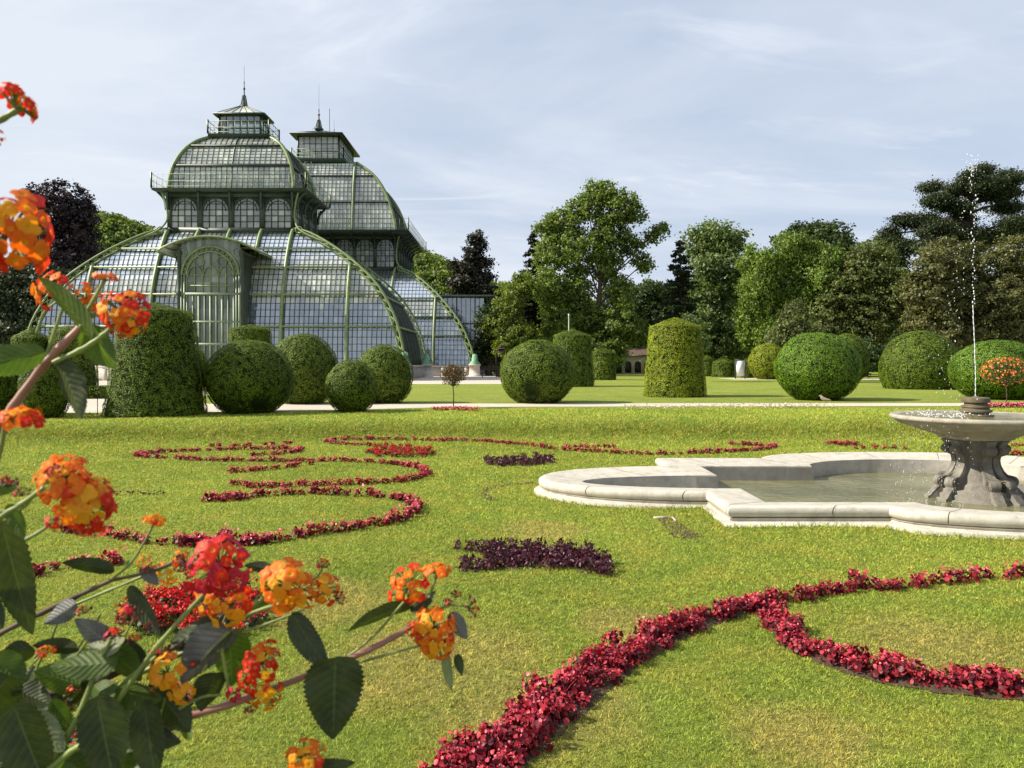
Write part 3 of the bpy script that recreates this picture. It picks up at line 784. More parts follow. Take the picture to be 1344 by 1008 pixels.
# ladder on the central dome
m = HB(); lx0, lx1 = -25.3, -24.5
path = [(cd.yc - h - .35, z) for h, z in zip(cd.hd, cd.z)]
for x in (lx0, lx1): m.tube([(x, y, z + .1) for y, z in path], .05, 5)
for y, z in resample(np.array(path), .45): m.beam((lx0, y, z + .1), (lx1, y, z + .1), .04, .04)
m.part('ladder', M['iron_dark'])
m = HB(); m.tube([(-22.3, 95, 30.0), (-22.3, 95, 33.0)], .035, 5); m.part('lightning_rod', M['iron_dark'])

# linking wings and far annex
def wing(x0, x1, y0, y1, zt, pitch=.0, name='linking_wing'):
    b = Box4((x0 + x1) / 2, (y0 + y1) / 2, [(x1 - x0) / 2] * 9, [(y1 - y0) / 2] * 9, np.linspace(UP + .9, zt, 9))
    g, r = HB(), HB()
    for side in range(4):
        l = b.lim(side)[0]; n = int(2 * l / .55)
        out = {0: (0, -1, 0), 1: (1, 0, 0), 2: (0, 1, 0), 3: (-1, 0, 0)}[side]
        for k in range(8):
            for i in range(n):
                a0, a1 = -l + 2 * l * i / n, -l + 2 * l * (i + 1) / n
                g.add([b.pt(side, a0, k), b.pt(side, a1, k), b.pt(side, a1, k + 1), b.pt(side, a0, k + 1)], [(0, 1, 2, 3)])
        for i in range(n + 1): r.sweep([b.pt(side, -l + 2 * l * i / n, 0), b.pt(side, -l + 2 * l * i / n, 8)], [out] * 2, .14 if i % 4 == 0 else .06, 0, .08)
        for k in (0, 2, 5, 8): r.sweep([b.pt(side, -l, k), b.pt(side, l, k)], [out] * 2, .12, 0, .10)
    g.add([(x0 - .1, y0 - .1, zt), (x1 + .1, y0 - .1, zt), (x1 + .1, y1 + .1, zt), (x0 - .1, y1 + .1, zt)], [(0, 1, 2, 3)])
    g.part(name, M['glass_low']); r.part('wing_frame', M['iron_dark'])
    s = HB(); s.box(x0 - .2, x1 + .2, y0 - .2, y1 + .2, UP - .3, UP + .88); s.part('wing_base', M['stone_base'])
wing(-30.5, -20.5, 82.9, 86.5, 8.5)
wing(-9.5, -3.6, 100.5, 112, 10.4)
m = HB()
m.box(-12, -2.0, 99.2, 113, 10.43, 10.62); m.part('canopy', M['iron_pale'])
m = HB()
for x in (-3.0, -2.2): m.beam((x, 99.6, UP), (x, 99.6, 10.4), .16, .16)
m.part('canopy_post', M['iron_dark'])

# ---- entrance portal
def portal():
    x0, x1, yf, yb = NX - 2.75, NX + 2.75, 65.7, 70.6; out = np.array((0, -1., 0)); r = 2.2; xc = NX; sp = 9.4
    for x in (x0, x1):           # side walls: ribbed glass returning to the roof
        po = HB()
        po.add([(x, yf, UP + .9), (x, yb - 2.7, UP + .9), (x, yb - 2.6, 7.9), (x, yb, 11.4), (x, yf, 11.4)], [(0, 1, 2, 3, 4)], 0)
        for y in np.arange(yf + .4, yb - .6, .5): po.beam((x + (.05 if x > xc else -.05), y, UP + .9), (x + (.05 if x > xc else -.05), y, 11.2), .06, .07, m=1)
        po.part('portal_side', [M['glass_portal'], M['iron_dark']])
    for x in (x0 + .1, x1 - .1):
        c = HB(); c.lathe([(.26, UP), (.26, UP + 1.2), (.17, UP + 1.35), (.15, 7.6), (.23, 7.75), (.23, 7.95), (.15, 8.1), (.15, 10.9), (.24, 11.1), (.24, 11.45)], 12, (x, yf, 0)); c.part('portal_column', M['iron_dark'])
    # wall plate with arch
    w = HB(); A = np.linspace(0, math.pi, 21)
    g = HB(); Wd = lambda x, z, o=0.0: np.array((x, yf - o, z))
    R2 = 2.45
    n = 8
    for i in range(n):
        a0, a1 = xc - R2 + 2 * R2 * i / n, xc - R2 + 2 * R2 * (i + 1) / n
        zs = [UP + .3, 1.8, 3.6, 5.3, 6.6, 7.7, 8.8, 10, 11.9]
        for k in range(8): g.add([Wd(a0, zs[k], -.1), Wd(a1, zs[k], -.1), Wd(a1, zs[k + 1], -.1), Wd(a0, zs[k + 1], -.1)], [(0, 1, 2, 3)])
    g.part('portal_glass', M['glass_portal'])
    for rr, wd in ((2.42, .16), (1.98, .10)):
        w.sweep([Wd(xc + rr * math.cos(a), sp + rr * math.sin(a), .02) for a in A], [out] * 21, wd, -.06, .08)
    for a in np.linspace(.12, math.pi - .12, 15):      # ring of circles and spokes
        cx, cz = xc + 2.2 * math.cos(a), sp + 2.2 * math.sin(a)
        w.tube([Wd(cx + .17 * math.cos(t), cz + .17 * math.sin(t), .03) for t in np.linspace(0, 2 * math.pi, 11)], .03, 5, cap=False)
        w.beam(Wd(xc + 1.98 * math.cos(a + .1), sp + 1.98 * math.sin(a + .1), .02), Wd(xc + 2.42 * math.cos(a + .1), sp + 2.42 * math.sin(a + .1), .02), .04, .05, out)
    for cx, cz, rr in ((xc - .95, sp + 1.15, .42), (xc + .95, sp + 1.15, .42), (xc - 2.3, sp + 1.95, .36), (xc + 2.3, sp + 1.95, .36)):
        w.tube([Wd(cx + rr * math.cos(t), cz + rr * math.sin(t), .03) for t in np.linspace(0, 2 * math.pi, 21)], .04, 5, cap=False)
    for i in range(3):
        ax = xc - 1.3 + i * 1.3
        w.sweep([Wd(ax + .62 * math.cos(a), sp - .2 + .95 * math.sin(a), .03) for a in A], [out] * 21, .06, -.03, .04)
    for x in np.linspace(xc - 1.98, xc + 1.98, 7): w.beam(Wd(x, 7.9), Wd(x, sp + math.sqrt(max(0, 1.98 ** 2 - (x - xc) ** 2)), 0), .055, .08, out)
    for z in (8.5, sp): w.beam(Wd(xc - 1.98, z), Wd(xc + 1.98, z), .06, .08)
    w.part('portal_tracery', M['iron'])
    p = HB()
    for z, h in ((7.8, .2), (5.45, .14), (3.55, .2)): p.beam(Wd(xc - 2.5, z), Wd(xc + 2.5, z), .14, h)
    for x in np.linspace(xc - 1.98, xc + 1.98, 9): p.beam(Wd(x, UP + .5), Wd(x, 7.7), .13 if abs((x - xc) % 1.98) < .1 or abs(abs(x - xc) - .99) < .1 else .07, .1, out)
    for x in (xc - 2.45, xc - 2.2, xc + 2.2, xc + 2.45): p.beam(Wd(x, UP + .4), Wd(x, 9.5), .12, .12, out)
    p.part('portal_frame', M['iron_pale'])
    # curved hood
    h = HB(); a = np.linspace(-.57, .57, 25); R3 = 7.9; zc = 12.55 - R3
    arc = [(xc + R3 * math.sin(t), zc + R3 * math.cos(t)) for t in a]
    v = [[(x, y, z + dz) for x, z in arc] for y, dz in ((yf - .5, 0), (yf - .5, .08), (yb - .4, .10), (yb - .4, .02), (yf - .5, 0))]
    h.grid(np.array(v)[:, ::-1])
    h.part('portal_hood', M['glass'], smooth=False)
    h = HB(); h.sweep([(x, yf - .55, z + .04) for x, z in arc], [out] * 25, .16, 0, .1)
    for x, z in arc[::2]: h.beam((x, yf - .45, z - .06), (x, yb - .5, z - .04), .08, .1)
    h.part('hood_trim', M['iron'])
    s = HB()      # spandrel panels each side of the arch
    for a0, a1 in zip(A[:-1], A[1:]):
        q = [(xc + 2.5 * math.cos(t), sp + 2.5 * math.sin(t)) for t in (a0, a1)]
        t0, t1 = (zc + math.sqrt(R3 ** 2 - (x - xc) ** 2) - .02 for x, _ in q)
        s.add([Wd(q[1][0], q[1][1], -.03), Wd(q[0][0], q[0][1], -.03), Wd(q[0][0], max(q[0][1], t0), -.03), Wd(q[1][0], max(q[1][1], t1), -.03)], [(0, 1, 2, 3)])
    s.part('portal_spandrel', M['glass_portal'])
portal()
# ---------------------------------------------------------------- clipped hedges
M['yew'] = foliage('yew_leaves', [(.035, .065, .005), (.075, .12, .008), (.135, .185, .011), (.22, .27, .02)], .12, .55, .25, 1.2, .3, tcol=(1.4, 1.6, .4))
M['yew_gold'] = foliage('golden_yew_leaves', [(.10, .135, .007), (.17, .21, .009), (.26, .30, .012), (.34, .37, .02)], .14, .55, .25, 1.2, .25, tcol=(1.4, 1.5, .4))
M['yew_bright'] = foliage('bright_hedge_leaves', [(.035, .085, .005), (.075, .155, .007), (.14, .24, .011), (.22, .34, .02)], .14, .5, .3, 1.2, .25, tcol=(1.3, 1.6, .4))
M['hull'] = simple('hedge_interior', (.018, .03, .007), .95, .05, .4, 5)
def revolve_pts(prof, n, R):
    """n random points on a surface of revolution, with normals"""
    prof = np.asarray(prof, float); d = np.diff(prof, axis=0); ln = np.hypot(d[:, 0], d[:, 1]); ar = ln * (prof[:-1, 0] + prof[1:, 0]) / 2 + 1e-6
    i = R.choice(len(ar), n, p=ar / ar.sum()); t = R.uniform(0, 1, n); r = prof[i, 0] + d[i, 0] * t; z = prof[i, 1] + d[i, 1] * t
    a = R.uniform(0, 2 * math.pi, n); nr, nz = d[i, 1] / ln[i], -d[i, 0] / ln[i]
    return np.stack([r * np.cos(a), r * np.sin(a), z], 1), np.stack([nr * np.cos(a), nr * np.sin(a), nz], 1)
def ball_prof(r, h, cut=.35, flat=1.0):
    # from the ground to the top of a clipped ball of radius r and height h
    rz = h / (1 + math.cos(math.asin(min(.95, cut)))); A = np.linspace(math.pi - math.asin(cut), 0, 22)
    return [(r * math.sin(a) ** flat, rz * math.cos(a) + rz * math.cos(math.asin(cut))) for a in A]
def cone_prof(rb, rt, hs, h):
    p = [(rb * .97, 0)] + [(rb + (rt - rb) * t, hs * t) for t in np.linspace(.02, 1.0, 10)]
    return p + [(rt * (1 - t), hs + 1.3 * (h - hs) * (t * .8 + .2 * math.sin(t * math.pi / 2))) for t in np.linspace(.03, 1, 7)]
def topiary(name, px, dist, prof, label, mat='yew', seed=0, bald=None, rough=1.0, back=0.0, group='clipped topiary hedges'):
    R = np.random.default_rng(100 + seed)
    x = (px - CX) / F * dist; y = dist
    z0 = float(gz(x, y)) - .02
    r0 = max(p[0] for p in prof)
    root = empty(name, (x, y, z0), label, 'topiary', group)
    prof = np.asarray(prof, float)
    ar = sum(math.hypot(*(prof[k + 1] - prof[k])) * math.pi * (prof[k][0] + prof[k + 1][0]) for k in range(len(prof) - 1))
    size = .029 * max(1, dist / 21) ** .85
    n = int(min(60000, ar / size ** 2 * 2.6)); K = 9; nc = n // K; n = nc * K
    cc, cn = revolve_pts(prof, nc, R)        # leaves stand in small tufts with gaps between them
    tuft = R.normal(0, 1, (nc, 1))
    sp = R.normal(size=(nc, K, 3)); sp -= cn[:, None] * (sp * cn[:, None]).sum(-1, keepdims=True)
    c = (cc[:, None] + sp * size * 1.15).reshape(-1, 3); nn = np.repeat(cn, K, 0)
    tuft = (tuft - .35 * (np.linalg.norm(sp, axis=2))).reshape(-1)
    ph = R.uniform(0, 6, 6)
    def lump(c):
        return (.022 * np.sin(c[:, 0] * 3.1 + ph[0]) * np.sin(c[:, 1] * 3.4 + ph[1]) + .02 * np.sin(c[:, 2] * 4.3 + ph[2] + c[:, 0]) + .016 * np.sin(c[:, 0] * 9 + ph[3]) * np.sin(c[:, 2] * 8 + ph[4]) * np.sin(c[:, 1] * 9)
                + .014 * np.sin(c[:, 2] * 21 + ph[5]) * np.sin(c[:, 0] * 17 + c[:, 1] * 13)) * rough * .72 * (r0 / 1.2) ** .5
    off = lump(c) + R.normal(0, size * .22, n) + tuft * size * .26
    if bald is not None:
        b = np.array(bald[:3]); w = np.clip(1 - np.linalg.norm((c - b) * (1, 1, .8), axis=1) / bald[3], 0, 1); keep = R.uniform(0, 1, n) > w * 1.6
        off = off - w * .12; c, nn, off = c[keep], nn[keep], off[keep]
    stray = R.uniform(0, 1, len(c)) > .996; off = off + stray * R.uniform(.015, .045, len(c))
    c = c + nn * off[:, None]
    mb = MB(); leaf_quads(c, nn * 1.6 + nrm(R.normal(size=c.shape)) * .72, size, .62, R, mb=mb)
    mb.build('foliage', M[mat], root)
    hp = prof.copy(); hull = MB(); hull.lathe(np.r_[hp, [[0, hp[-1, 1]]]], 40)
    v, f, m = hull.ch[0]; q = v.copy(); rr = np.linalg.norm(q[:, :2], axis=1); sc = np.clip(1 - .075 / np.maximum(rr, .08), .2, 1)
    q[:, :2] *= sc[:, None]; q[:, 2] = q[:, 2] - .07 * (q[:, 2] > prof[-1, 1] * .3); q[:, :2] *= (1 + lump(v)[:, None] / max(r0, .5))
    hull.ch[0] = (q, f, m); hull.build('dark_hull', M['hull'], root, smooth=True)  # closed hull coloured dark to paint in the shade between leaf tufts
    return root
def ball(px, x0, x1, ytop, ybase, label, mat='yew', seed=0, cut=.45, dist=None, **kw):
    d = dist or (EYE - UP) * F / (ybase - HY); s = d / F
    d += (x1 - x0) / 2 * s * .55      # the base in view is the near edge of the footprint
    s = d / F; r = (x1 - x0) / 2 * s; h = (ybase - ytop) * s
    return topiary('topiary_ball', (x0 + x1) / 2, d, ball_prof(r, h, cut), label, mat, seed, **kw)
def cone(x0b, x1b, x0t, x1t, yshoulder, ytop, ybase, label, mat='yew', seed=0, dist=None, name='topiary_cone', **kw):
    d = dist or (EYE - UP) * F / (ybase - HY); s = d / F; d += (x1b - x0b) / 2 * s; s = d / F
    return topiary(name, (x0b + x1b) / 2, d, cone_prof((x1b - x0b) / 2 * s, (x1t - x0t) / 2 * s, (ybase - yshoulder) * s, (ybase - ytop) * s), label, mat, seed, **kw)

cone(143, 269, 160, 251, 414, 404, 549, 'tallest dark green clipped yew cone standing in front of the greenhouse entrance', seed=1, rough=1.2)
ball(0, 28, 92, 462, 549, 'dark clipped ball hedge just left of the tallest cone', seed=2, rough=1.2)
ball(0, -42, 27, 452, 546, 'clipped ball hedge cut off by the left edge of the photo', seed=3)
cone(62, 127, 68, 120, 437, 429, 524, 'clipped yew cone behind the dark ball at far left', seed=4)
cone(14, 68, 18, 62, 444, 434, 524, 'leftmost clipped yew cone, low and partly behind lantana leaves', seed=5)
ball(0, 240, 274, 458, 512, 'small ball hedge peeping out behind the tallest cone', seed=6)
ball(0, 270, 383, 447, 544, 'broad clipped ball hedge right of the tallest cone with a bare stem at its foot', seed=7, bald=(.55, -.85, .35, .38), rough=1.4)
ball(0, 354, 443, 438, 531, 'clipped ball hedge half hidden behind the broad ball right of the tallest cone', seed=8, rough=1.3)
cone(300, 358, 303, 355, 433, 428, 512, 'flat topped clipped hedge peeping above the broad ball', seed=9)
ball(0, 428, 495, 472, 541, 'smallest front ball hedge standing beside the cross path', seed=10, rough=1.2)
ball(0, 466, 542, 453, 530, 'clipped ball hedge behind the smallest front ball beside the cross path', seed=11, rough=1.2)
ball(0, 656, 756, 447, 530, 'round ball hedge with a dark hole at its lower left, middle of the lawn', seed=12, bald=(-.35, -1.3, .45, .5), rough=1.5)
cone(722, 780, 725, 773, 441, 434, 508, 'clipped cone behind the ball with the dark hole', seed=13)
cone(773, 809, 775, 807, 463, 458, 499, 'short clipped drum hedge on the far lawn right of a taller cone', seed=14, name='topiary_drum')
cone(845, 926, 852, 918, 430, 421, 522, 'tall golden green clipped cone alone in the middle of the upper lawn', 'yew_gold', seed=15)
cone(919, 937, 920, 936, 471, 467, 494, 'tiny far drum hedge nearest the golden cone', seed=16, name='topiary_drum')
cone(934, 965, 936, 963, 475, 470, 495, 'small far drum hedge beside the white notice board', seed=17, name='topiary_drum')
cone(972, 990, 973, 988, 474, 471, 496, 'narrow far hedge drum right of the white notice board', seed=18, name='topiary_drum')
ball(0, 983, 1033, 451, 498, 'golden ball hedge behind the bright green ball on the right', 'yew_gold', seed=19)
ball(0, 1019, 1126, 437, 526, 'bright green clipped ball hedge, largest on the right half of the lawn', 'yew_bright', seed=20, rough=1.3)
ball(0, 1085, 1139, 438, 502, 'dark ball hedge just behind the right side of the bright green ball', seed=21)
ball(0, 1154, 1180, 474, 504, 'tiny hedge ball tucked left of the olive dome hedge', seed=22)
topiary("topiary_dome", 1208, 46.5, ball_prof(2.25, 3.5, .86), "olive dome shaped hedge left of the water jet", "yew", 23)
ball(0, 1252, 1364, 447, 525, 'light green ball hedge behind the fountain nozzle and the orange tree', 'yew_bright', seed=24, rough=1.2)

def box_hedge():
    x, y = G(98, 523, UP)[:2]; R = np.random.default_rng(8)
    root = empty('box_hedge', (x, y, UP), 'low clipped box hedge at the edge of the gravel path at far left', 'hedge')
    mb = MB(); n = 5000
    p = R.uniform(-1, 1, (n, 3)); k = R.integers(0, 3, n); p[np.arange(n), k] = np.sign(p[np.arange(n), k]); nn = np.zeros((n, 3)); nn[np.arange(n), k] = p[np.arange(n), k]
    p = p * (1.3, .5, .27) + (0, 0, .27); leaf_quads(p + R.normal(0, .015, p.shape), nn + R.normal(0, .5, p.shape), .06, .6, R, mb=mb)
    mb.build('foliage', M['yew'], root); b = MB(); b.box(-1.27, 1.27, -.47, .47, 0, .5); b.build('dark_hull', M['hull'], root)  # solid dark block inside, its colour stands for shade between the leaves
box_hedge()

# ---------------------------------------------------------------- trees
def fol(n, cols, **k): M[n] = foliage(n, cols, **k)
fol('green_leaves', [(.05, .08, .014), (.095, .14, .022), (.16, .21, .04), (.25, .30, .08)], trans=.4, nscale=.25, tint=.3)
fol('deep_leaves', [(.02, .036, .010), (.035, .058, .015), (.06, .09, .022), (.09, .125, .035)], trans=.3, nscale=.25, tint=.3)
fol('chestnut_leaves', [(.05, .085, .022), (.09, .135, .036), (.15, .20, .06), (.27, .31, .15)], trans=.35, nscale=.3, tint=.3)
fol('fresh_leaves', [(.05, .09, .012), (.09, .145, .018), (.145, .21, .026), (.21, .28, .045)], trans=.35, nscale=.3, tint=.25)
fol('olive_leaves', [(.04, .052, .014), (.075, .098, .025), (.13, .155, .042), (.20, .225, .07)], trans=.3, nscale=.2, tint=.3, patch=((.085, .07, .035), .5, .6))
fol('copper_leaves', [(.045, .050, .018), (.086, .090, .030), (.14, .142, .047), (.20, .195, .078)], trans=.3, nscale=.2, tint=.3, patch=((.10, .085, .04), .35, .62))
fol('purple_leaves', [(.012, .009, .011), (.02, .014, .017), (.032, .02, .024), (.05, .03, .035)], trans=.15, nscale=.3, tint=.3, tcol=(1.2, 1, 1))
fol('needles', [(.014, .024, .010), (.026, .040, .016), (.045, .062, .024), (.075, .092, .038)], trans=.15, nscale=.4, tint=.3)
fol('needles_brown', [(.014, .014, .008), (.022, .022, .012), (.034, .032, .018), (.05, .045, .026)], trans=.1, nscale=.4, tint=.3)
fol('lime_leaves', [(.07, .10, .014), (.11, .15, .02), (.17, .21, .03), (.21, .25, .05)], trans=.35, nscale=.5, tint=.3)

def tree(name, label, d, blobs, mat, seed, trunk=None, leaf=.36, dens=1.0, kind='broad', cat='tree', bark='bark', trunk_r=.45, clump=1.0, tip=.0):
    """blobs: (cx, cy, rx, ry) of the crown's masses in the photograph, placed at their own depths round distance d"""
    R = np.random.default_rng(300 + seed); s = d / F
    bl = []
    for (cx, cy, rx, ry) in blobs:
        c = P(cx, cy, d); c[1] += R.uniform(-.5, .5) * rx * s; bl.append((c, np.array([rx * s, (rx * .6 + ry * .4) * s, ry * s])))
    x0 = P(trunk if trunk else np.average([b[0] for b in blobs], weights=[b[2] * b[3] for b in blobs]), 480, d)[0]
    root = empty(name, (x0, d, UP), label, cat)
    O = np.array([x0, d, UP]); mb = MB(); ctr = []
    for c, r in bl:
        area = 4 * math.pi * ((r[0] * r[1]) ** 1.6 / 3 + (r[0] * r[2]) ** 1.6 / 3 + (r[1] * r[2]) ** 1.6 / 3) ** (1 / 1.6)
        cs = clump * leaf * 2.1; n = max(6, int(area / cs ** 2 * .62 * dens))
        u = nrm(R.normal(size=(n, 3))); rad = R.uniform(.62, 1.08, n) ** .8
        cc = c + u * r * rad[:, None]
        kk = int(34 * min(1.6, clump ** 1.3))
        L = cc[:, None] + R.normal(size=(n, kk, 3)) * cs * np.array([.42, .42, .30]); nn = (u * .8)[:, None] + R.normal(size=(n, kk, 3)) * .7 + np.array([0, 0, .35])
        if kind == 'weeping': L[..., 2] -= np.abs(R.normal(0, cs * .9, (n, kk))); nn[..., 2] *= .3
        ok = L[..., 2] > UP + .15
        leaf_quads(L[ok] - O, nn[ok], leaf, .6, R, mb=mb)
        # a few leaves deep inside
        n2 = n * 5; u = nrm(R.normal(size=(n2, 3))); q = c + u * r * R.uniform(.2, .8, (n2, 1)); q = q[q[:, 2] > UP + .2]
        leaf_quads(q - O, R.normal(size=q.shape), leaf * 1.3, .7, R, mb=mb)
        ctr.append((c, r))
    mb.build('crown', M[mat], root)
    t = MB(); top = max(c[2] + r[2] * .3 for c, r in ctr) - UP; cx = np.average([c[0] for c, r in ctr], weights=[c[2] for c, r in ctr]) - x0
    zz = np.linspace(-.2, top * .9, 9); tr = trunk_r
    ax = np.c_[cx * np.clip(zz / top, 0, 1) ** 1.5 + R.normal(0, .12, 9), R.normal(0, .12, 9), zz]
    t.tube(ax, tr * (1 - zz / top * .85), 9)
    for c, r in ctr:
        e = c - O; h = max(.25 * top, min(e[2] * .62, top * .8)); a = np.array([np.interp(h, zz, ax[:, 0]), np.interp(h, zz, ax[:, 1]), h])
        mid = (a + e) / 2 + np.array((0, 0, .05 * top * R.uniform(-.5, 1))); w = tr * .38 * (1 - h / top * .6)
        t.tube(catmull([a, mid, e], 6), np.linspace(w, w * .3, 6), 6)
        for _ in range(4):
            f = e + nrm(R.normal(size=3)) * r * .8; t.tube(catmull([e * .6 + mid * .4, (e + f) / 2 + R.normal(0, .2, 3), f], 5), np.linspace(w * .4, w * .08, 5), 5)
    t.build('trunk', M[bark], root, smooth=True)
    return root

def conifer(label, px, ytop, d, halfw, mat, seed, base=490, leaf=.3, ragged=.35, bark='bark_dark', name='conifer', power=.8):
    R = np.random.default_rng(500 + seed); s = d / F; x0 = (px - CX) * s; H = (EYE + (HY - ytop) * s) - UP; W = halfw * s
    root = empty(name, (x0, d, UP), label, 'tree'); mb = MB(); z = H * .99; t = MB()
    t.tube([(0, 0, -.2), (R.normal(0, .1), 0, H * .5), (0, 0, H)], [.012 * H + .15, .008 * H + .1, .02], 8)
    while z > H * .06:
        f = 1 - z / H; rr = W * (f ** power) * (1 + .1 * R.normal()); nb = int(5 + 5 * f)
        for k in range(nb):
            a = R.uniform(0, 2 * math.pi); l = max(.3, rr * R.uniform(1 - ragged, 1.12)); zz = z + R.uniform(-.3, .3)
            q = np.linspace(0.12, 1, 7); br = np.c_[np.cos(a) * l * q, np.sin(a) * l * q, zz + l * (-.25 * q + .16 * q * q)]
            t.tube(br, np.linspace(.07, .015, 7), 4, cap=False)
            n = int(16 + l * 26); u = R.uniform(.1, 1, n) ** .7; p = np.stack([np.interp(u, q, br[:, j]) for j in range(3)], 1)
            p += R.normal(size=(n, 3)) * (np.array([.22, .22, .13]) * (.6 + .5 * (1 - u))[:, None] * (.7 + l * .18))
            leaf_quads(p, R.normal(size=(n, 3)) * .6 + (0, 0, 1), leaf, .5, R, mb=mb)
        z -= H * .024 + .12
    mb.build('crown', M[mat], root); t.build('trunk', M[bark], root)
    return root

def hedge_mass(name, label, pts, mat, d0, seed, kind='stuff', leaf=.5, cat='woodland'):
    R = np.random.default_rng(700 + seed); mb = MB()
    for (cx, cy, rx, ry) in pts:
        s = d0 / F; c = P(cx, cy, d0); c[1] += R.uniform(-4, 4); r = np.array([rx * s, rx * s * .7, ry * s]); n = int(600 * (rx * ry) ** .5 / 10 * 3)
        u = nrm(R.normal(size=(n, 3))); q = c + u * r * (R.uniform(.75, 1.05, (n, 1)) + .08 * np.sin(u[:, :1] * 9) * np.sin(u[:, 2:] * 11)); ok = q[:, 2] > UP
        leaf_quads(q[ok], (u * .7 + R.normal(size=u.shape) * .7)[ok], leaf, .7, R, mb=mb)
    return tag(mb.build(name, M[mat]), label, cat, kind=kind)

tree('beech_tree', 'dark purple leaved beech rising behind the left side of the greenhouse', 108,
     [(85, 272, 34, 32), (52, 262, 18, 16), (108, 292, 20, 28), (62, 305, 34, 38), (95, 325, 30, 30), (38, 275, 12, 14), (75, 350, 34, 30), (118, 270, 10, 12)], 'purple_leaves', 1, leaf=.42, bark='bark_dark', trunk_r=.6)
tree('yew_tree', 'dark evergreen tree mass at the left edge below the purple beech', 88,
     [(5, 385, 42, 45), (60, 385, 40, 42), (100, 395, 26, 38), (25, 440, 50, 40), (85, 445, 30, 35), (-35, 400, 30, 50), (35, 365, 30, 22)], 'needles', 2, leaf=.34, bark='bark_dark')
tree('conifer', 'dark ragged fir with a clubbed top behind the glass annex', 118, [(627, 318, 11, 12), (620, 335, 13, 9), (633, 345, 14, 8), (616, 352, 18, 8), (630, 362, 20, 9), (612, 372, 24, 9), (628, 384, 28, 11), (608, 398, 34, 14), (625, 425, 40, 30), (598, 347, 7, 6), (605, 360, 9, 6)], 'needles_brown', 3, leaf=.4, bark='bark_dark', dens=1.5)
conifer('smaller dark fir left of the ragged fir behind the annex', 602, 345, 120, 34, 'needles_brown', 33, ragged=.5, leaf=.4)
tree('lime_tree', 'light yellow green tree between the annex and the dark fir', 88, [(668, 398, 20, 24), (655, 430, 18, 24), (685, 375, 15, 18), (680, 440, 25, 26), (662, 455, 16, 18)], 'lime_leaves', 5, leaf=.3, dens=.9)
tree('small_tree', 'dark shrubby tree beside the annex post, above the kiosk', 90, [(640, 430, 16, 28), (650, 455, 20, 20), (632, 462, 10, 22)], 'deep_leaves', 55, leaf=.3)
conifer('narrow dark fir hugging the left of the tallest broadleaf tree', 702, 303, 102, 36, 'needles_brown', 6, ragged=.4, power=.45, leaf=.42)
tree('plane_tree', 'tallest airy broadleaf tree with sky showing through its crown, centre right', 90,
     [(788, 252, 18, 20), (770, 268, 22, 20), (742, 290, 20, 20), (722, 298, 18, 18), (812, 268, 22, 22), (832, 282, 13, 12), (800, 300, 26, 24), (725, 335, 24, 26), (760, 325, 26, 26), (718, 375, 20, 26),
      (795, 345, 24, 24), (832, 322, 16, 15), (856, 308, 12, 10), (870, 300, 7, 8), (845, 345, 14, 13), (755, 375, 26, 28), (815, 385, 18, 22), (735, 415, 26, 30), (775, 425, 26, 28), (812, 430, 26, 30), (725, 450, 20, 24), (790, 460, 30, 26), (832, 434, 18, 18)],
     'green_leaves', 7, trunk=785, leaf=.34, dens=1.0, trunk_r=.42)
tree('maple_tree', 'dark round tree filling the gap behind the golden cone', 108, [(842, 400, 22, 26), (858, 385, 18, 16), (850, 422, 28, 30), (875, 425, 26, 36), (825, 418, 20, 24)], 'deep_leaves', 8, leaf=.4)
conifer('dark fir in front of the rounded chestnut tree', 893, 318, 92, 40, 'needles', 9, ragged=.35, power=.5, leaf=.4)
tree('chestnut_tree', 'rounded dense chestnut tree with pale blossom tones right of the dark fir', 98,
     [(938, 306, 30, 17), (918, 318, 20, 18), (962, 320, 20, 18), (940, 322, 34, 20), (940, 345, 36, 26), (925, 375, 26, 26), (958, 372, 26, 28), (940, 405, 34, 28), (920, 440, 34, 34), (958, 440, 28, 34)], 'chestnut_leaves', 10, leaf=.42, clump=1.25, trunk_r=.6)
tree('willow_tree', 'bright green drooping tree in the middle of the right hand tree belt', 86,
     [(1000, 345, 22, 22), (985, 335, 14, 14), (1040, 325, 30, 22), (1060, 335, 26, 24), (990, 380, 22, 30), (1025, 365, 30, 30), (990, 420, 20, 28), (1010, 440, 24, 26), (1070, 365, 28, 28), (1085, 340, 18, 18), (1045, 395, 28, 24)],
     'fresh_leaves', 11, kind='weeping', leaf=.3, dens=1.1)
tree('oak_tree', 'dark oak showing only its flat top above the bright drooping tree', 112, [(1060, 302, 24, 10), (1088, 305, 24, 12), (1030, 315, 14, 9), (1075, 330, 36, 24), (1105, 316, 12, 10), (1110, 345, 24, 30)], 'deep_leaves', 12, leaf=.45)
tree('olive_green_tree', 'olive brown broad tree between the bright drooping tree and the copper tree', 84,
     [(1100, 385, 32, 28), (1135, 365, 30, 28), (1155, 335, 24, 18), (1125, 340, 20, 14), (1080, 425, 34, 34), (1130, 420, 36, 36), (1170, 390, 28, 36), (1150, 455, 30, 28), (1100, 455, 30, 26)], 'olive_leaves', 13, leaf=.3)
tree('young_beech_tree', 'small drooping olive tree in front of the bright drooping tree', 74, [(1045, 415, 18, 22), (1030, 440, 22, 22), (1055, 440, 18, 24)], 'olive_leaves', 14, leaf=.26, kind='weeping')
tree('linden_tree', 'grey green tree behind the olive brown tree, left of the flat topped pine', 100, [(1160, 318, 16, 12), (1178, 328, 20, 16), (1140, 330, 16, 12), (1170, 355, 30, 30)], 'chestnut_leaves', 15, leaf=.38)
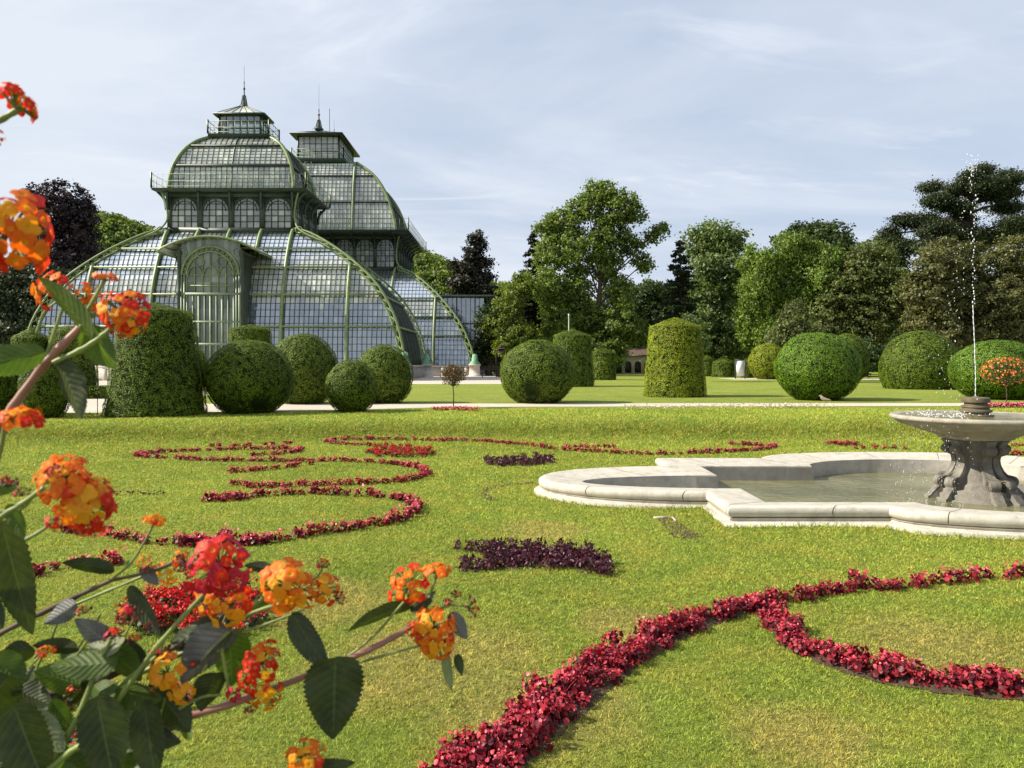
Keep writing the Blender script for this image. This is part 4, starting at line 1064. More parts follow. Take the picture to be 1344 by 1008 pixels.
tree('copper_beech', 'large copper brown tree behind the water jet', 78,
     [(1250, 335, 34, 24), (1222, 355, 28, 28), (1285, 345, 34, 28), (1330, 335, 28, 26), (1205, 390, 26, 32), (1250, 385, 40, 34), (1300, 395, 38, 36), (1345, 385, 30, 40), (1220, 435, 36, 34), (1280, 435, 40, 34), (1330, 440, 36, 34), (1385, 400, 40, 60)], 'copper_leaves', 16, leaf=.3, trunk_r=.6)
tree('shrub', 'light green round shrub showing behind the top of the golden cone', 62, [(905, 428, 17, 15), (914, 445, 14, 20), (898, 448, 14, 20)], 'chestnut_leaves', 17, leaf=.2, cat='shrub', trunk_r=.12)
tree('ivy_shrub', 'dark ivy covered shrub between the dark ball and the olive dome', 66, [(1145, 465, 18, 20), (1132, 480, 14, 14), (1200, 455, 30, 20)], 'deep_leaves', 18, leaf=.2, cat='shrub', trunk_r=.12)

def pine():
    d = 96; s = d / F; R = np.random.default_rng(77); x0 = (1285 - CX) * s
    root = empty('pine_tree', (x0, d, UP), 'tall flat topped dark pine with sky gaps between its layered boughs', 'tree'); O = np.array([x0, d, UP])
    pads = [(1235, 240, 15, 6), (1252, 250, 14, 7), (1222, 266, 16, 7), (1262, 236, 14, 6), (1290, 232, 17, 6), (1312, 240, 20, 7), (1338, 248, 20, 8), (1275, 250, 18, 7), (1300, 258, 22, 8), (1345, 266, 24, 7),
            (1205, 285, 18, 8), (1190, 298, 12, 6), (1232, 282, 20, 8), (1255, 274, 16, 7), (1218, 305, 22, 8), (1248, 300, 18, 7), (1285, 280, 18, 7), (1310, 300, 24, 9), (1275, 310, 26, 10), (1200, 322, 20, 8), (1355, 300, 24, 10), (1370, 255, 20, 8), (1268, 262, 18, 8), (1240, 262, 16, 7), (1290, 245, 18, 7), (1265, 292, 20, 8), (1225, 292, 18, 7), (1185, 312, 16, 8), (1210, 330, 24, 10), (1245, 315, 24, 9), (1300, 315, 26, 9), (1325, 228, 12, 4), (1275, 230, 12, 5)]
    mb, t = MB(), MB(); H = EYE + (HY - 236) * s - UP
    t.tube(catmull([(0, 0, -.2), (.5, 0, H * .4), (-.6, 0, H * .7), (-1.2, 0, H * .96)], 12), np.linspace(.6, .16, 12), 9)
    for cx, cy, rx, ry in pads:
        c = P(cx, cy, d) - O; c[1] += R.uniform(-4, 4); r = np.array([rx, rx * .9, ry]) * s * 1.15; n = int(rx * ry * .5) + 18
        u = nrm(R.normal(size=(n, 3))); cc = c + u * r * R.uniform(.3, 1, (n, 1))
        L = cc[:, None] + R.normal(size=(n, 40, 3)) * (.42, .42, .26); leaf_quads(L.reshape(-1, 3), R.normal(size=(n * 40, 3)) * .7 + (0, 0, .6), .30, .45, R, mb=mb)
        h = max(H * .5, min(c[2] - 1.2, H * .9)); a = np.array([-1.0 * h / H, 0, h])
        t.tube(catmull([a, (a + c) / 2 + (0, 0, .5), c - (0, 0, .2)], 7), np.linspace(.22, .07, 7), 6)
    mb.build('crown', M['needles'], root); t.build('trunk', M['bark'], root, smooth=True)
pine()

# far wooded hill
def hill():
    R = np.random.default_rng(9)
    xs = np.linspace(-420, 420, 80); ys = np.linspace(330, 620, 24); X, Y = np.meshgrid(xs, ys, indexing='ij')
    def hz(X, Y):
        h = 54 * np.exp(-((X + 225) / 50.) ** 2) + 30 * np.exp(-((X + 52) / 34.) ** 2) + 26 + 12 * np.exp(-((X - 10) / 50.) ** 2) + 8 * np.sin(X / 17.) * .3
        return UP - .6 + h * smooth((Y - 330) / 90.) * (1 - .35 * smooth((X - 20) / 60.))
    mb = MB(); mb.grid(np.stack([X, Y, hz(X, Y)], -1)); tag(mb.build('hill', M['hull'], smooth=True), kind='structure')
    n = 3200; x = R.uniform(-330, 90, n); y = R.uniform(345, 470, n); mb = MB(); K = 36
    c = np.stack([x, y, hz(x, y) + 1], 1); r = R.uniform(2.4, 5, n); u = nrm(R.normal(size=(n, K, 3))); u[..., 2] = np.abs(u[..., 2]) * 1.2 - .2
    L = c[:, None] + u * r[:, None, None]; leaf_quads(L.reshape(-1, 3), (u + R.normal(size=u.shape) * .5).reshape(-1, 3), 1.5, .8, R, mb=mb)
    tag(mb.build('hillside_forest', M['green_leaves']), 'distant green forest on the hill behind the greenhouse', 'forest', kind='stuff')
hill()
hedge_mass('far_woodland', 'dark undergrowth and far trees closing the view behind the tree belt',
           [(x, 462 - 10 * math.sin(x), 34, 50) for x in range(635, 1420, 26)] + [(x, 430, 40, 60) for x in range(-60, 130, 30)] + [(x, 405, 34, 40) for x in range(820, 1400, 40)], 'deep_leaves', 126, 1)
def m_far(): pass

# ---------------------------------------------------------------- small standard trees
def standard(name, label, px, ybase, ytop, halfw, crown, mat, z=UP, d=None, stake=False):
    R = np.random.default_rng(int(px)); d = d or (EYE - z) * F / (ybase - HY); s = d / F; x = (px - CX) * s
    root = empty(name, (x, d, z), label, 'tree'); H = (ybase - ytop) * s; W = halfw * s; hb = (ybase - crown) * s
    t = MB(); t.tube(catmull([(0, 0, -.05), (.01, 0, hb * .5), (-.01, .0, hb), (0, 0, H * .8)], 10), np.linspace(.022, .012, 10), 7)
    for _ in range(16): 
        a = R.uniform(0, 6.28); e = (W * .8 * math.cos(a), W * .8 * math.sin(a), R.uniform(hb, H)); t.tube(catmull([(0, 0, hb * .95), (e[0] * .4, e[1] * .4, (hb + e[2]) / 2), e], 5), np.linspace(.009, .003, 5), 4)
    t.build('trunk', M['bark'], root)
    n = 2600; u = nrm(R.normal(size=(n, 3))); c = np.array([0, 0, (hb + H) / 2]) + u * (W, W, (H - hb) / 2) * (R.uniform(.35, 1.05, (n, 1))) * (1 + .2 * np.sin(u[:, :1] * 7) * np.sin(u[:, 2:] * 6))
    mb = MB(); leaf_quads(c, R.normal(size=(n, 3)) + u, .055, .6, R, mb=mb); mb.build('crown', M[mat], root)
    return root, (W, hb, H)
fol('rust_leaves', [(.06, .05, .02), (.12, .07, .03), (.17, .09, .04), (.09, .10, .03)], trans=.25, nscale=3, tint=.2, tcol=(1.3, 1.1, .8))
M['orange_bloom'] = foliage('orange_blossom', [(.55, .12, .02), (.75, .22, .04), (.8, .30, .08)], .3, .5, .3, 3, .1, tcol=(1.2, 1, .8))
standard('standard_tree', 'small ball crowned tree with rusty leaves on a thin stem beside the cross path', 595, 536, 477, 17, 506, 'rust_leaves')
r2, (W2, hb2, H2) = standard('standard_tree', 'small standard shrub with orange blossom in front of the light green ball hedge', 1321, 531, 470, 30, 505, 'deep_leaves')
R = np.random.default_rng(2); n = 420; u = nrm(R.normal(size=(n, 3)) + (0, 0, .5)); mb = MB()
leaf_quads(np.array([0, 0, (hb2 + H2) / 2]) + u * (W2 * 1.02, W2 * 1.02, (H2 - hb2) / 2 * 1.05), u + R.normal(size=u.shape) * .4, .075, .9, R, mb=mb); mb.build('blossom', M['orange_bloom'], r2)
# ---------------------------------------------------------------- bedding plants
def glossy_leaf(name, cols, trans=.25, rough=.32, spec=.55, tcol=(1.6, .5, .5)):
    t = NT(name); k = len(cols)
    c = t.ramp(t.rnd(), [(i / (k - 1), q) for i, q in enumerate(cols)])
    sh = t.pbr(c, rough, spec); tr = t.n('ShaderNodeBsdfTranslucent'); t.l(t.mix(1.0, c, tcol, 'MULTIPLY'), tr.inputs['Color'])
    return t.done(t.mixs(trans, sh, tr.outputs[0]))
M['beg_leaf'] = glossy_leaf('begonia_leaves', [(.035, .006, .010), (.08, .008, .014), (.14, .010, .018), (.30, .014, .024), (.48, .055, .07)], .25, .45, .25)
M['beg_flower'] = glossy_leaf('begonia_flowers', [(.40, .015, .04), (.58, .04, .08), (.70, .10, .14), (.78, .26, .28)], .3, .4, .4, (1.2, .8, .8))
M['plum_leaf'] = glossy_leaf('plum_leaves', [(.022, .006, .012), (.045, .010, .02), (.08, .016, .03), (.13, .03, .045)], .15, .4, .4)
M['salvia'] = glossy_leaf('salvia_flowers', [(.38, .008, .01), (.60, .015, .015), (.75, .03, .03)], .2, .5, .3, (1.2, .8, .8))
M['salvia_leaf'] = foliage('salvia_leaves', [(.02, .03, .012), (.04, .055, .02), (.07, .09, .03)])
M['pink_bloom'] = glossy_leaf('pink_flowers', [(.60, .05, .12), (.75, .12, .2), (.8, .3, .35)], .3, .5, .3, (1.2, .9, .9))
M['cream_bloom'] = glossy_leaf('cream_flowers', [(.55, .42, .30), (.70, .58, .44), (.78, .70, .58)], .2, .6, .2, (1, 1, 1))

def discs(mb, c, n, r, R, cup=.25, m=0, k=7):
    """small cupped round leaves or petals, one fan of k corners each"""
    N = len(c); n = nrm(n); u = nrm(np.cross(n, R.normal(size=(N, 3)))); v = np.cross(n, u)
    a = np.arange(k) / k * 2 * math.pi; rr = (r * R.uniform(.65, 1.2, N))[:, None] * (1 + .12 * R.normal(size=(N, k)))
    rim = c[:, None] + u[:, None] * (rr * np.cos(a))[..., None] + v[:, None] * (rr * .82 * np.sin(a))[..., None] + n[:, None] * (rr * cup * (.5 + .6 * np.cos(2 * a)))[..., None]
    V = np.concatenate([c[:, None], rim], 1); b = (np.arange(N) * (k + 1))[:, None]
    f = np.concatenate([np.stack([b[:, 0], b[:, 0] + 1 + i, b[:, 0] + 1 + (i + 1) % k], 1) for i in range(k)])
    mb.add(V.reshape(-1, 3), f, m)
def begonia_meshes(seed):
    R = np.random.default_rng(seed); fo, fl = MB(), MB()
    n = 62; a = R.uniform(0, 6.28, n); h = R.uniform(.015, .15, n); r = .10 * np.sqrt(R.uniform(0, 1, n)) * (1.25 - h * 3)
    c = np.stack([r * np.cos(a), r * np.sin(a), h], 1); nn = np.stack([np.cos(a) * .9, np.sin(a) * .9, .55 + h * 4], 1) + R.normal(0, .55, (n, 3))
    discs(fo, c, nn, .0235, R)
    for i in range(0, n, 3): fo.tube([(c[i, 0] * .15, c[i, 1] * .15, 0), c[i]], .0028, 4, cap=False)
    n = 9; a = R.uniform(0, 6.28, n); r = .085 * np.sqrt(R.uniform(0, 1, n)); c0 = np.stack([r * np.cos(a), r * np.sin(a), R.uniform(.11, .165, n)], 1)
    for q in c0:
        fl.tube([(0, 0, .05), (q[0] * .5, q[1] * .5, .10), q], .0018, 4, cap=False)
        k = R.integers(2, 5); c = q + R.normal(0, .009, (k, 3)); discs(fl, c, R.normal(0, .6, (k, 3)) + (0, 0, .6), .013, R, .4)
    return fo.mesh('foliage', M['beg_leaf']), fl.mesh('blossom', M['beg_flower'])
def tuft_mesh(seed, mat_leaf, mat_top, h=.16, r=.08, nl=60, nt=0, lr=.02, tr=.011, pointed=False):
    R = np.random.default_rng(seed); mb = MB()
    a = R.uniform(0, 6.28, nl); hh = R.uniform(.01, h, nl); q = r * np.sqrt(R.uniform(0, 1, nl)) * (1.3 - .5 * hh / h)
    c = np.stack([q * np.cos(a), q * np.sin(a), hh], 1); nn = np.stack([np.cos(a), np.sin(a), np.full(nl, .6)], 1) + R.normal(0, .6, (nl, 3))
    if pointed: leaf_quads(c, nn, lr * 2.6, .45, R, mb=mb)
    else: discs(mb, c, nn, lr, R, k=6)
    mb.tube([(0, 0, 0), (0, 0, h * .9)], .004, 4)
    for q in (c[::4] if not nt else c[::2]): mb.tube([(0, 0, q[2] * .6), q], .002, 3, cap=False)
    if nt:
        c = np.stack([R.normal(0, r * .5, nt), R.normal(0, r * .5, nt), R.uniform(h * .75, h * 1.25, nt)], 1); discs(mb, c, R.normal(0, .7, (nt, 3)) + (0, 0, .5), tr, R, .4, 1, 6)
        for q in c[::2]: mb.tube([(0, 0, h * .5), q], .0016, 3, cap=False)
    return mb.mesh('plant', [mat_leaf, mat_top or mat_leaf])

BEG = [begonia_meshes(900 + k) for k in range(7)]
BEG1 = []      # joined single meshes for the small far copies
for k in range(5):
    R = np.random.default_rng(950 + k); mb = MB(); n = 24; a = R.uniform(0, 6.28, n); h = R.uniform(.02, .14, n); r = .09 * np.sqrt(R.uniform(0, 1, n))
    c0 = np.stack([r * np.cos(a), r * np.sin(a), h], 1)
    discs(mb, c0, np.stack([np.cos(a), np.sin(a), np.full(n, .8)], 1) + R.normal(0, .5, (n, 3)), .032, R, k=6)
    mb.tube([(0, 0, 0), (0, 0, .15)], .006, 4)
    for q in c0[::2]: mb.tube([(0, 0, q[2] * .6), q], .003, 3, cap=False)
    n = 11; c = np.stack([R.normal(0, .05, n), R.normal(0, .05, n), R.uniform(.11, .18, n)], 1); discs(mb, c, R.normal(0, .5, (n, 3)) + (0, 0, .7), .022, R, .3, 1, 6)
    BEG1.append((mb, mb.mesh('begonia', [M['beg_leaf'], M['beg_flower']])))

def ribbon(px, step, width, R, sparse=0.0, z=0.0):
    """plant positions along a line seen through these spots of the photograph; width may be a pair"""
    g = np.array([G(x, y, z)[:2] for x, y in px]); L = catmull(g, 12 * len(g)); L = resample(L, .02)
    if len(L) < 3: return []
    w = np.linspace(*(width if isinstance(width, tuple) else (width, width)), len(L)); t = nrm(np.gradient(L, axis=0)); nn = np.stack([-t[:, 1], t[:, 0]], 1); out = []
    s = 0.0
    while s < len(L) - 1:
        i = int(s); k = max(1, int(round(w[i] / step)))
        for j in range(k):
            o = (j - (k - 1) / 2) * step + R.normal(0, .03)
            if R.uniform() > sparse: q = L[i] + nn[i] * o + t[i] * R.normal(0, .02); out.append((q[0], q[1]))
        s += step / .02 * R.uniform(.85, 1.15)
    return out
RB = np.random.default_rng(31)
RIBBONS = [
 ('begonia plant in the wide crimson band running down to the bottom edge', 'begonias of the wide band at the bottom',
  [([(585, 1085), (640, 1004), (685, 965), (745, 918), (808, 872), (875, 835), (950, 808), (1000, 797)], .102, (.40, .15), 0.06)]),
 ('begonia plant in the crimson band curving from the fork to the right edge', 'begonias of the right hand band',
  [([(985, 797), (1015, 815), (1050, 848), (1120, 876), (1220, 897), (1290, 907), (1375, 914)], .105, (.15, .22), 0.08)]),
 ('begonia plant in the gappy single row leading from the fork up to the right edge', 'begonias of the gappy row',
  [([(1000, 797), (1040, 789), (1105, 779)], .105, .13, 0.0), ([(1100, 779), (1170, 772), (1240, 766), (1300, 761), (1370, 756)], .125, .09, .05)]),
 ('begonia plant in the curled row ending nearest the dark leaved bed on the left lawn', 'begonias of the nearest curl on the left lawn',
  [([(275, 655), (300, 653), (400, 650), (480, 652), (530, 658), (546, 668), (530, 682), (480, 694), (400, 706), (330, 718), (280, 715), (215, 715)], .10, .11, .03), ([(272, 656), (330, 655)], .11, .22, .05),
   ([(345, 716), (230, 716)], .12, .22, .1)]),
 ('begonia plant in the short broken row crossing behind the lantana at left', 'begonias of the broken row behind the lantana',
  [([(83, 700), (140, 706), (200, 712)], .11, .11, .08), ([(-10, 770), (60, 750), (110, 741), (175, 737)], .11, .16, .06)]),
 ('begonia plant in the middle S shaped row of the left lawn', 'begonias of the middle S shaped row',
  [([(182, 598), (190, 602), (300, 606), (430, 608), (500, 609), (545, 615), (558, 623), (540, 632), (470, 638), (400, 639), (340, 639), (305, 635)], .10, .12, .03), ([(305, 620), (350, 618), (410, 612)], .11, .1, .1),
   ([(180, 600), (215, 595), (300, 591), (385, 590), (392, 594), (375, 597), (325, 599)], .10, .12, .03)]),
 ('begonia plant in the long thin row running to the corner of the basin', 'begonias of the long far row',
  [([(427, 581), (470, 579), (540, 579), (620, 581), (680, 586), (730, 592), (800, 596), (900, 597), (990, 592), (1020, 587)], .11, .14, .03), ([(740, 589), (812, 587)], .12, .14, .05), ([(427, 582), (470, 586), (535, 586)], .12, .14, .05),
   ([(280, 586), (385, 584)], .15, .16, .05), ([(960, 585), (1020, 586)], .14, .3, .1), ([(1092, 583), (1128, 586)], .13, .35, .05), ([(1125, 589), (1200, 591)], .2, .1, .3), ([(1315, 586), (1370, 586)], .15, .2, .1), ([(1315, 600), (1370, 597)], .15, .2, .1)]),
]
def put(name, me, x, y, R, scale, label, cat, group, parts=None):
    z = float(gz(x, y))
    if parts:
        o = bpy.data.objects.new(name, None); o.empty_display_size = .05
    else: o = bpy.data.objects.new(name, me)
    COL.objects.link(o); o.location = (x, y, z - .005); o.rotation_euler = (R.normal(0, .08), R.normal(0, .08), R.uniform(0, 6.28)); s = scale * R.uniform(.72, 1.25); o.scale = (s, s, s * R.uniform(.85, 1.2))
    tag(o, label, cat, group)
    if parts:
        for nm, m in parts:
            c = bpy.data.objects.new(nm, m); COL.objects.link(c); c.parent = o
    return o
def build_begonias():
    allp = []
    for lab, grp, segs in RIBBONS:
        for px, st, w, sp in segs:
            for (x, y) in ribbon(px, st, w, RB, sp): allp.append((math.hypot(x, y), x, y, lab, grp))
    vis = [p for p in allp if p[2] > 2.2 and abs(p[1]) < .72 * p[2] + 1.4]; vis.sort()
    far = MB()
    for i, (d, x, y, lab, grp) in enumerate(vis):
        if i < 298:
            if d < 8: fo, fl = BEG[RB.integers(7)]; put('begonia_plant', None, x, y, RB, .76, lab, 'begonia', grp, [('foliage', fo), ('blossom', fl)])
            else: put('begonia_plant', BEG1[RB.integers(5)][1], x, y, RB, .72, lab, 'begonia', grp)
        else:
            mb = BEG1[RB.integers(5)][0]; a = RB.uniform(0, 6.28); s = RB.uniform(.6, .85); c, sn = math.cos(a) * s, math.sin(a) * s; rot = np.array([[c, -sn, 0], [sn, c, 0], [0, 0, s * RB.uniform(.7, 1.0)]])
            for v, f, m in mb.ch: far.add(v @ rot.T + (x, y, float(gz(x, y))), f, m)
    tag(far.build('begonia_rows', [M['beg_leaf'], M['beg_flower']]), 'thin far rows of red begonias curling over the lawn beyond the basin level', 'begonia rows', kind='stuff')
    print('begonias', len(vis))
    soil = MB()      # dark soil strip under the near bands
    for lab, grp, segs in RIBBONS[:2]:
        for px, st, w, sp in segs:
            g = np.array([G(x, y)[:2] for x, y in px]); L = resample(catmull(g, 12 * len(g)), .08); ww = np.linspace(*(w if isinstance(w, tuple) else (w, w)), len(L)) * .5 + .02 + RB.normal(0, .01, len(L))
            t = nrm(np.gradient(L, axis=0)); nn = np.stack([-t[:, 1], t[:, 0]], 1)
            rows = [np.c_[L + nn * (ww * k)[:, None], gz(L[:, 0], L[:, 1]) + z] for k, z in ((-1, .004), (-.5, .022), (0, .028), (.5, .022), (1, .004))]
            soil.grid(np.array(rows) + (0, 0, .002 * (px[0][0] > 900)))
    tag(soil.build('soil', M['soil'], smooth=True), kind='structure')
build_begonias()

def bed(name, poly, meshes, step, label, cat, group, scale=1.0, z=0.0, jitter=.3, soilz=.01):
    """single plants set out over a bed whose outline is seen through these spots of the photograph"""
    R = np.random.default_rng(len(label)); g = np.array([G(x, y, z)[:2] for x, y in poly]); lo, hi = g.min(0), g.max(0); n = 0
    xs, ys = np.meshgrid(np.arange(lo[0], hi[0], step), np.arange(lo[1], hi[1], step)); xs = xs.ravel() + R.normal(0, step * jitter, xs.size); ys = ys.ravel() + R.normal(0, step * jitter, ys.size)
    ok = in_poly(xs, ys, g)
    for x, y in zip(xs[ok], ys[ok]): put(name, meshes[R.integers(len(meshes))], x, y, R, scale, label, cat, group); n += 1
    print(name, n)
plum = [tuft_mesh(60 + k, M['plum_leaf'], None, .12, .075, 70, lr=.016, pointed=True) for k in range(4)]
bed('iresine_plant', [(590, 722), (640, 722), (700, 718), (770, 726), (800, 740), (808, 756), (795, 759), (760, 749), (700, 748), (650, 751), (606, 753), (612, 744), (650, 740), (636, 731)], plum, .115,
    'dark plum leaved plant in the fish shaped dark bed left of the crimson band', 'bedding plant', 'plants of the nearer dark plum bed')
bed('iresine_plant', [(636, 603), (726, 602), (728, 610), (690, 612), (640, 610)], plum, .15, 'dark plum leaved plant in the small dark bed left of the basin', 'bedding plant', 'plants of the farther dark plum bed', .95)
sal = [tuft_mesh(70 + k, M['salvia_leaf'], M['salvia'], .11, .085, 26, 46, .018, .012) for k in range(4)]
bed('salvia_plant', [(160, 800), (175, 785), (230, 778), (300, 780), (345, 790), (352, 812), (330, 832), (250, 838), (170, 832)], sal, .125, 'scarlet flowering plant in the oval bed seen through the lantana', 'bedding plant', 'scarlet plants behind the lantana')
bed('salvia_plant', [(480, 594), (500, 589), (560, 589), (572, 595), (560, 600), (495, 601)], sal, .17, 'scarlet flowering plant in the far oval bed inside the curled rows', 'bedding plant', 'scarlet plants of the far oval bed', .8)
R = np.random.default_rng(4)
def patch(name, pts, mats, label, z=0.0, h=.14, r=.03, n=30, width=.15, frac=.5):
    mb = MB(); g = np.array([G(x, y, z)[:2] for x, y in pts]); L = resample(g, .11)
    for x, y in L:
        zz = float(gz(x, y)); q = np.stack([x + R.uniform(-width, width, n), y + R.uniform(-width, width, n), zz + R.uniform(.02, h, n)], 1)
        m = R.uniform(0, 1, n) < frac; nn = R.normal(0, .6, (n, 3)) + (0, 0, .8); discs(mb, q[~m], nn[~m], r, R, k=6); q[m, 2] += .03; discs(mb, q[m], nn[m], r * .8, R, m=1, k=6)
    tag(mb.build(name, mats), label, 'flower row', kind='stuff')
patch('flower_row', [(820, 537), (1093, 535)], [M['cream_bloom'], M['cream_bloom']], 'thin row of cream and pale pink flowers along the near edge of the cross path', UP, .14, .032, 13, .11)
patch('flower_row', [(1296, 535), (1375, 535)], [M['beg_leaf'], M['pink_bloom']], 'pink flower row at the foot of the orange blossoming standard shrub', UP, .16, .035, 50, .22, .6)
patch('flower_row', [(573, 540), (623, 540)], [M['beg_leaf'], M['pink_bloom']], 'pink flower row at the foot of the small rusty ball crowned tree', UP, .12, .03, 40, .2, .5)
patch('flower_row', [(60, 925), (115, 918), (170, 935), (240, 928)], [M['salvia_leaf'], M['pink_bloom']], 'pink flowers low behind the bottom left lantana leaves', 0, .13, .02, 46, .07, .6)
patch('flower_row', [(60, 985), (110, 978)], [M['salvia_leaf'], M['pink_bloom']], 'pink flowers at the bottom left corner beneath the lantana', 0, .13, .02, 46, .06, .6)
patch('flower_row', [(152, 649), (210, 649)], [M['soil'], M['plum_leaf']], 'short brownish row of sparse seedlings on the left lawn', 0, .035, .02, 10, .08, .5)
# dark crescent of bare soil by the basin
mb = MB(); a = catmull([G(638, 655), G(632, 646), G(645, 638), G(700, 632)], 44); b = catmull([G(656, 656), G(641, 647), G(651, 640), G(702, 634)], 44); Rj = np.random.default_rng(1)
mb.grid(np.array([a + Rj.normal(0, .012, a.shape) * (1, 1, 0), b + Rj.normal(0, .012, a.shape) * (1, 1, 0)])); mb.ch[0][0][:, 2] = gz(mb.ch[0][0][:, 0], mb.ch[0][0][:, 1]) + .005; tag(mb.build('soil', M['soil']), kind='structure')

# ---------------------------------------------------------------- small far objects
def far_things():
    r = empty('house', (15.6, 100, UP), 'cream house glimpsed under the trees behind the far lawn', 'house'); r0 = np.array([15.6, 100, UP])
    m = MB(); m.box(-2.6, 2.6, 0, 4, 0, 2.5); m.build('wall', M['plaster'], r)
    m = MB(); m.add([(-2.9, -.3, 2.5), (2.9, -.3, 2.5), (2.9, 4.3, 2.5), (-2.9, 4.3, 2.5), (-2.6, 2, 3.4), (2.6, 2, 3.4)], [(0, 1, 5, 4), (2, 3, 4, 5)]); m.add([(-2.9, -.3, 2.5), (-2.9, 4.3, 2.5), (-2.6, 2, 3.4)], [(0, 2, 1)]); m.add([(2.9, -.3, 2.5), (2.9, 4.3, 2.5), (2.6, 2, 3.4)], [(0, 1, 2)]); m.build('roof', M['tile'], r)
    for k in range(4):
        m = MB(); m.box(-2.3 + k * 1.25, -1.5 + k * 1.25, -.06, .04, .2, 1.3); A = np.linspace(0, math.pi, 9); m.add([(-1.9 + k * 1.25 + .4 * math.cos(a), -.06, 1.3 + .4 * math.sin(a)) for a in A], [list(range(9))[::-1]]); m.build('arched_opening', M['black'], r)
    d = 74; s = d / F; x = (971.5 - CX) * s; b = empty('notice_board', (x, d, UP), 'white notice board in a grey frame standing between far drum hedges', 'notice board')
    m = MB(); m.box(-.40, .40, -.02, .02, .25, 1.75); m.build('panel', M['white'], b)
    m = MB(); 
    for sx in (-.45, .45): m.box(sx - .05, sx + .05, -.05, .05, 0, 1.85)
    m.box(-.4, .4, -.05, .05, 1.76, 1.85); m.build('frame', M['iron_dark'], b)
    x = (746.5 - CX) / F * 57; m = MB(); m.lathe([(.0, 0), (.10, 0), (.10, .3), (.035, .35), (.035, 5.0), (.05, 5.02), (.05, 5.1), (0, 5.12)], 10); o = m.build('pole', M['white'], loc=(x, 57, UP)); tag(o, 'thin white pole rising just behind the cone next to the holed ball hedge', 'pole')
    d = 84; s = d / F; x = (658 - CX) * s; k = empty('kiosk', (x, d, UP), 'dark little kiosk with a stepped roof under the trees right of the annex', 'kiosk')
    m = MB()
    for (w, z0, z1) in ((1.0, 2.6, 2.72), (.62, 2.72, 3.0), (.8, 3.0, 3.1), (.3, 3.1, 3.5)): m.lathe([(0, z0), (w, z0), (w * .6, z1), (0, z1)], 4, rot=math.pi / 4)
    m.build('roof', M['bark'], k); m = MB()
    for sx in (-.55, .55):
        for sy in (-.55, .55): m.beam((sx, sy, 0), (sx, sy, 2.6), .1, .1)
    m.build('post', M['bark_dark'], k); m = MB(); m.box(-.5, .5, -.5, .5, 0, 1.0); m.build('counter', M['bark'], k)
    x = (644 - CX) / F * 80; f = empty('bench', (x, 80, UP), 'dark slatted bench in the shade between the annex and the kiosk', 'bench')
    m = MB()
    for z in (.75, .9, 1.05): m.box(-1.0, 1.0, .32, .36, z, z + .09)
    m.build('backrest', M['bark'], f); m = MB()
    for y in (-.2, -.05, .1): m.box(-1.0, 1.0, y, y + .1, .43, .47)
    m.build('seat', M['bark'], f); m = MB()
    for sx in (-.85, .85): m.box(sx - .04, sx + .04, -.2, -.14, 0, .425); m.box(sx - .04, sx + .04, .28, .315, 0, 1.15); m.box(sx - .04, sx + .04, -.13, .275, .36, .425)
    m.build('bench_frame', M['black'], f)
    p = G(128, 545, UP); m = MB(); m.tube([(0, 0, 0), (0, 0, .75)], .011, 6); m.lathe([(0, .75), (.022, .75), (.022, .78), (0, .80)], 8); o = m.build('garden_stake', M['black'], loc=(p[0], p[1], UP)); tag(o, 'thin black stake at the path edge left of the tallest cone', 'stake')
    # small bird on the path
    p = G(1084, 529, UP); b = bpy.data.meshes.new('bird'); m = MB()
    def ell(c, r, n=10, k=8):
        A = np.linspace(0, math.pi, k); m.lathe([(math.sin(a) * r[0], -math.cos(a) * r[2]) for a in A], n, c)
    path = catmull([(-.20, 0, .10), (-.12, 0, .12), (0, 0, .13), (.10, 0, .16), (.15, 0, .22), (.19, 0, .27), (.23, 0, .27), (.27, 0, .26)], 22); rr = np.interp(np.linspace(0, 1, 22), [0, .15, .35, .55, .68, .8, .9, 1], [.008, .04, .075, .07, .035, .034, .018, .005])
    m.tube(path, rr, 10)
    for sy in (-.03, .03): m.tube([(0, sy, .07), (.01, sy, 0)], .006, 5); m.tube([(-.01, sy, .004), (.045, sy, .004)], .008, 5)
    o = m.build('bird', simple('bird_feathers', (.22, .17, .12), .8), loc=(p[0], p[1], UP + .006), smooth=True); o.rotation_euler = (0, 0, 2.6); tag(o, 'small brown bird standing on the cross path before the bright green ball hedge', 'bird')
far_things()
# ---------------------------------------------------------------- lantana bush in the foreground
LB = np.array([-.62, .62, 0.0])
LT = empty('lantana_bush', tuple(LB), 'lantana bush with orange, red and yellow flower heads close to the camera at left', 'flowering bush')
RL = np.random.default_rng(55)
def petal_mat(name, cols):
    return glossy_leaf(name, cols, .38, .5, .25, (1.15, .9, .6))
M['pt_yellow'] = petal_mat('yellow_petals', [(.78, .33, .01), (.82, .42, .015), (.78, .26, .01)])
M['pt_orange'] = petal_mat('orange_petals', [(.75, .13, .008), (.82, .22, .012), (.72, .085, .008)])
M['pt_red'] = petal_mat('red_petals', [(.58, .02, .008), (.70, .045, .012), (.62, .015, .015)])
M['pt_crimson'] = petal_mat('crimson_petals', [(.50, .012, .025), (.60, .03, .06), (.38, .015, .06)])
M['pt_bud'] = petal_mat('flower_buds', [(.16, .03, .03), (.30, .05, .04), (.22, .04, .06)])
PM = [M['pt_yellow'], M['pt_orange'], M['pt_red'], M['pt_crimson'], M['pt_bud']]
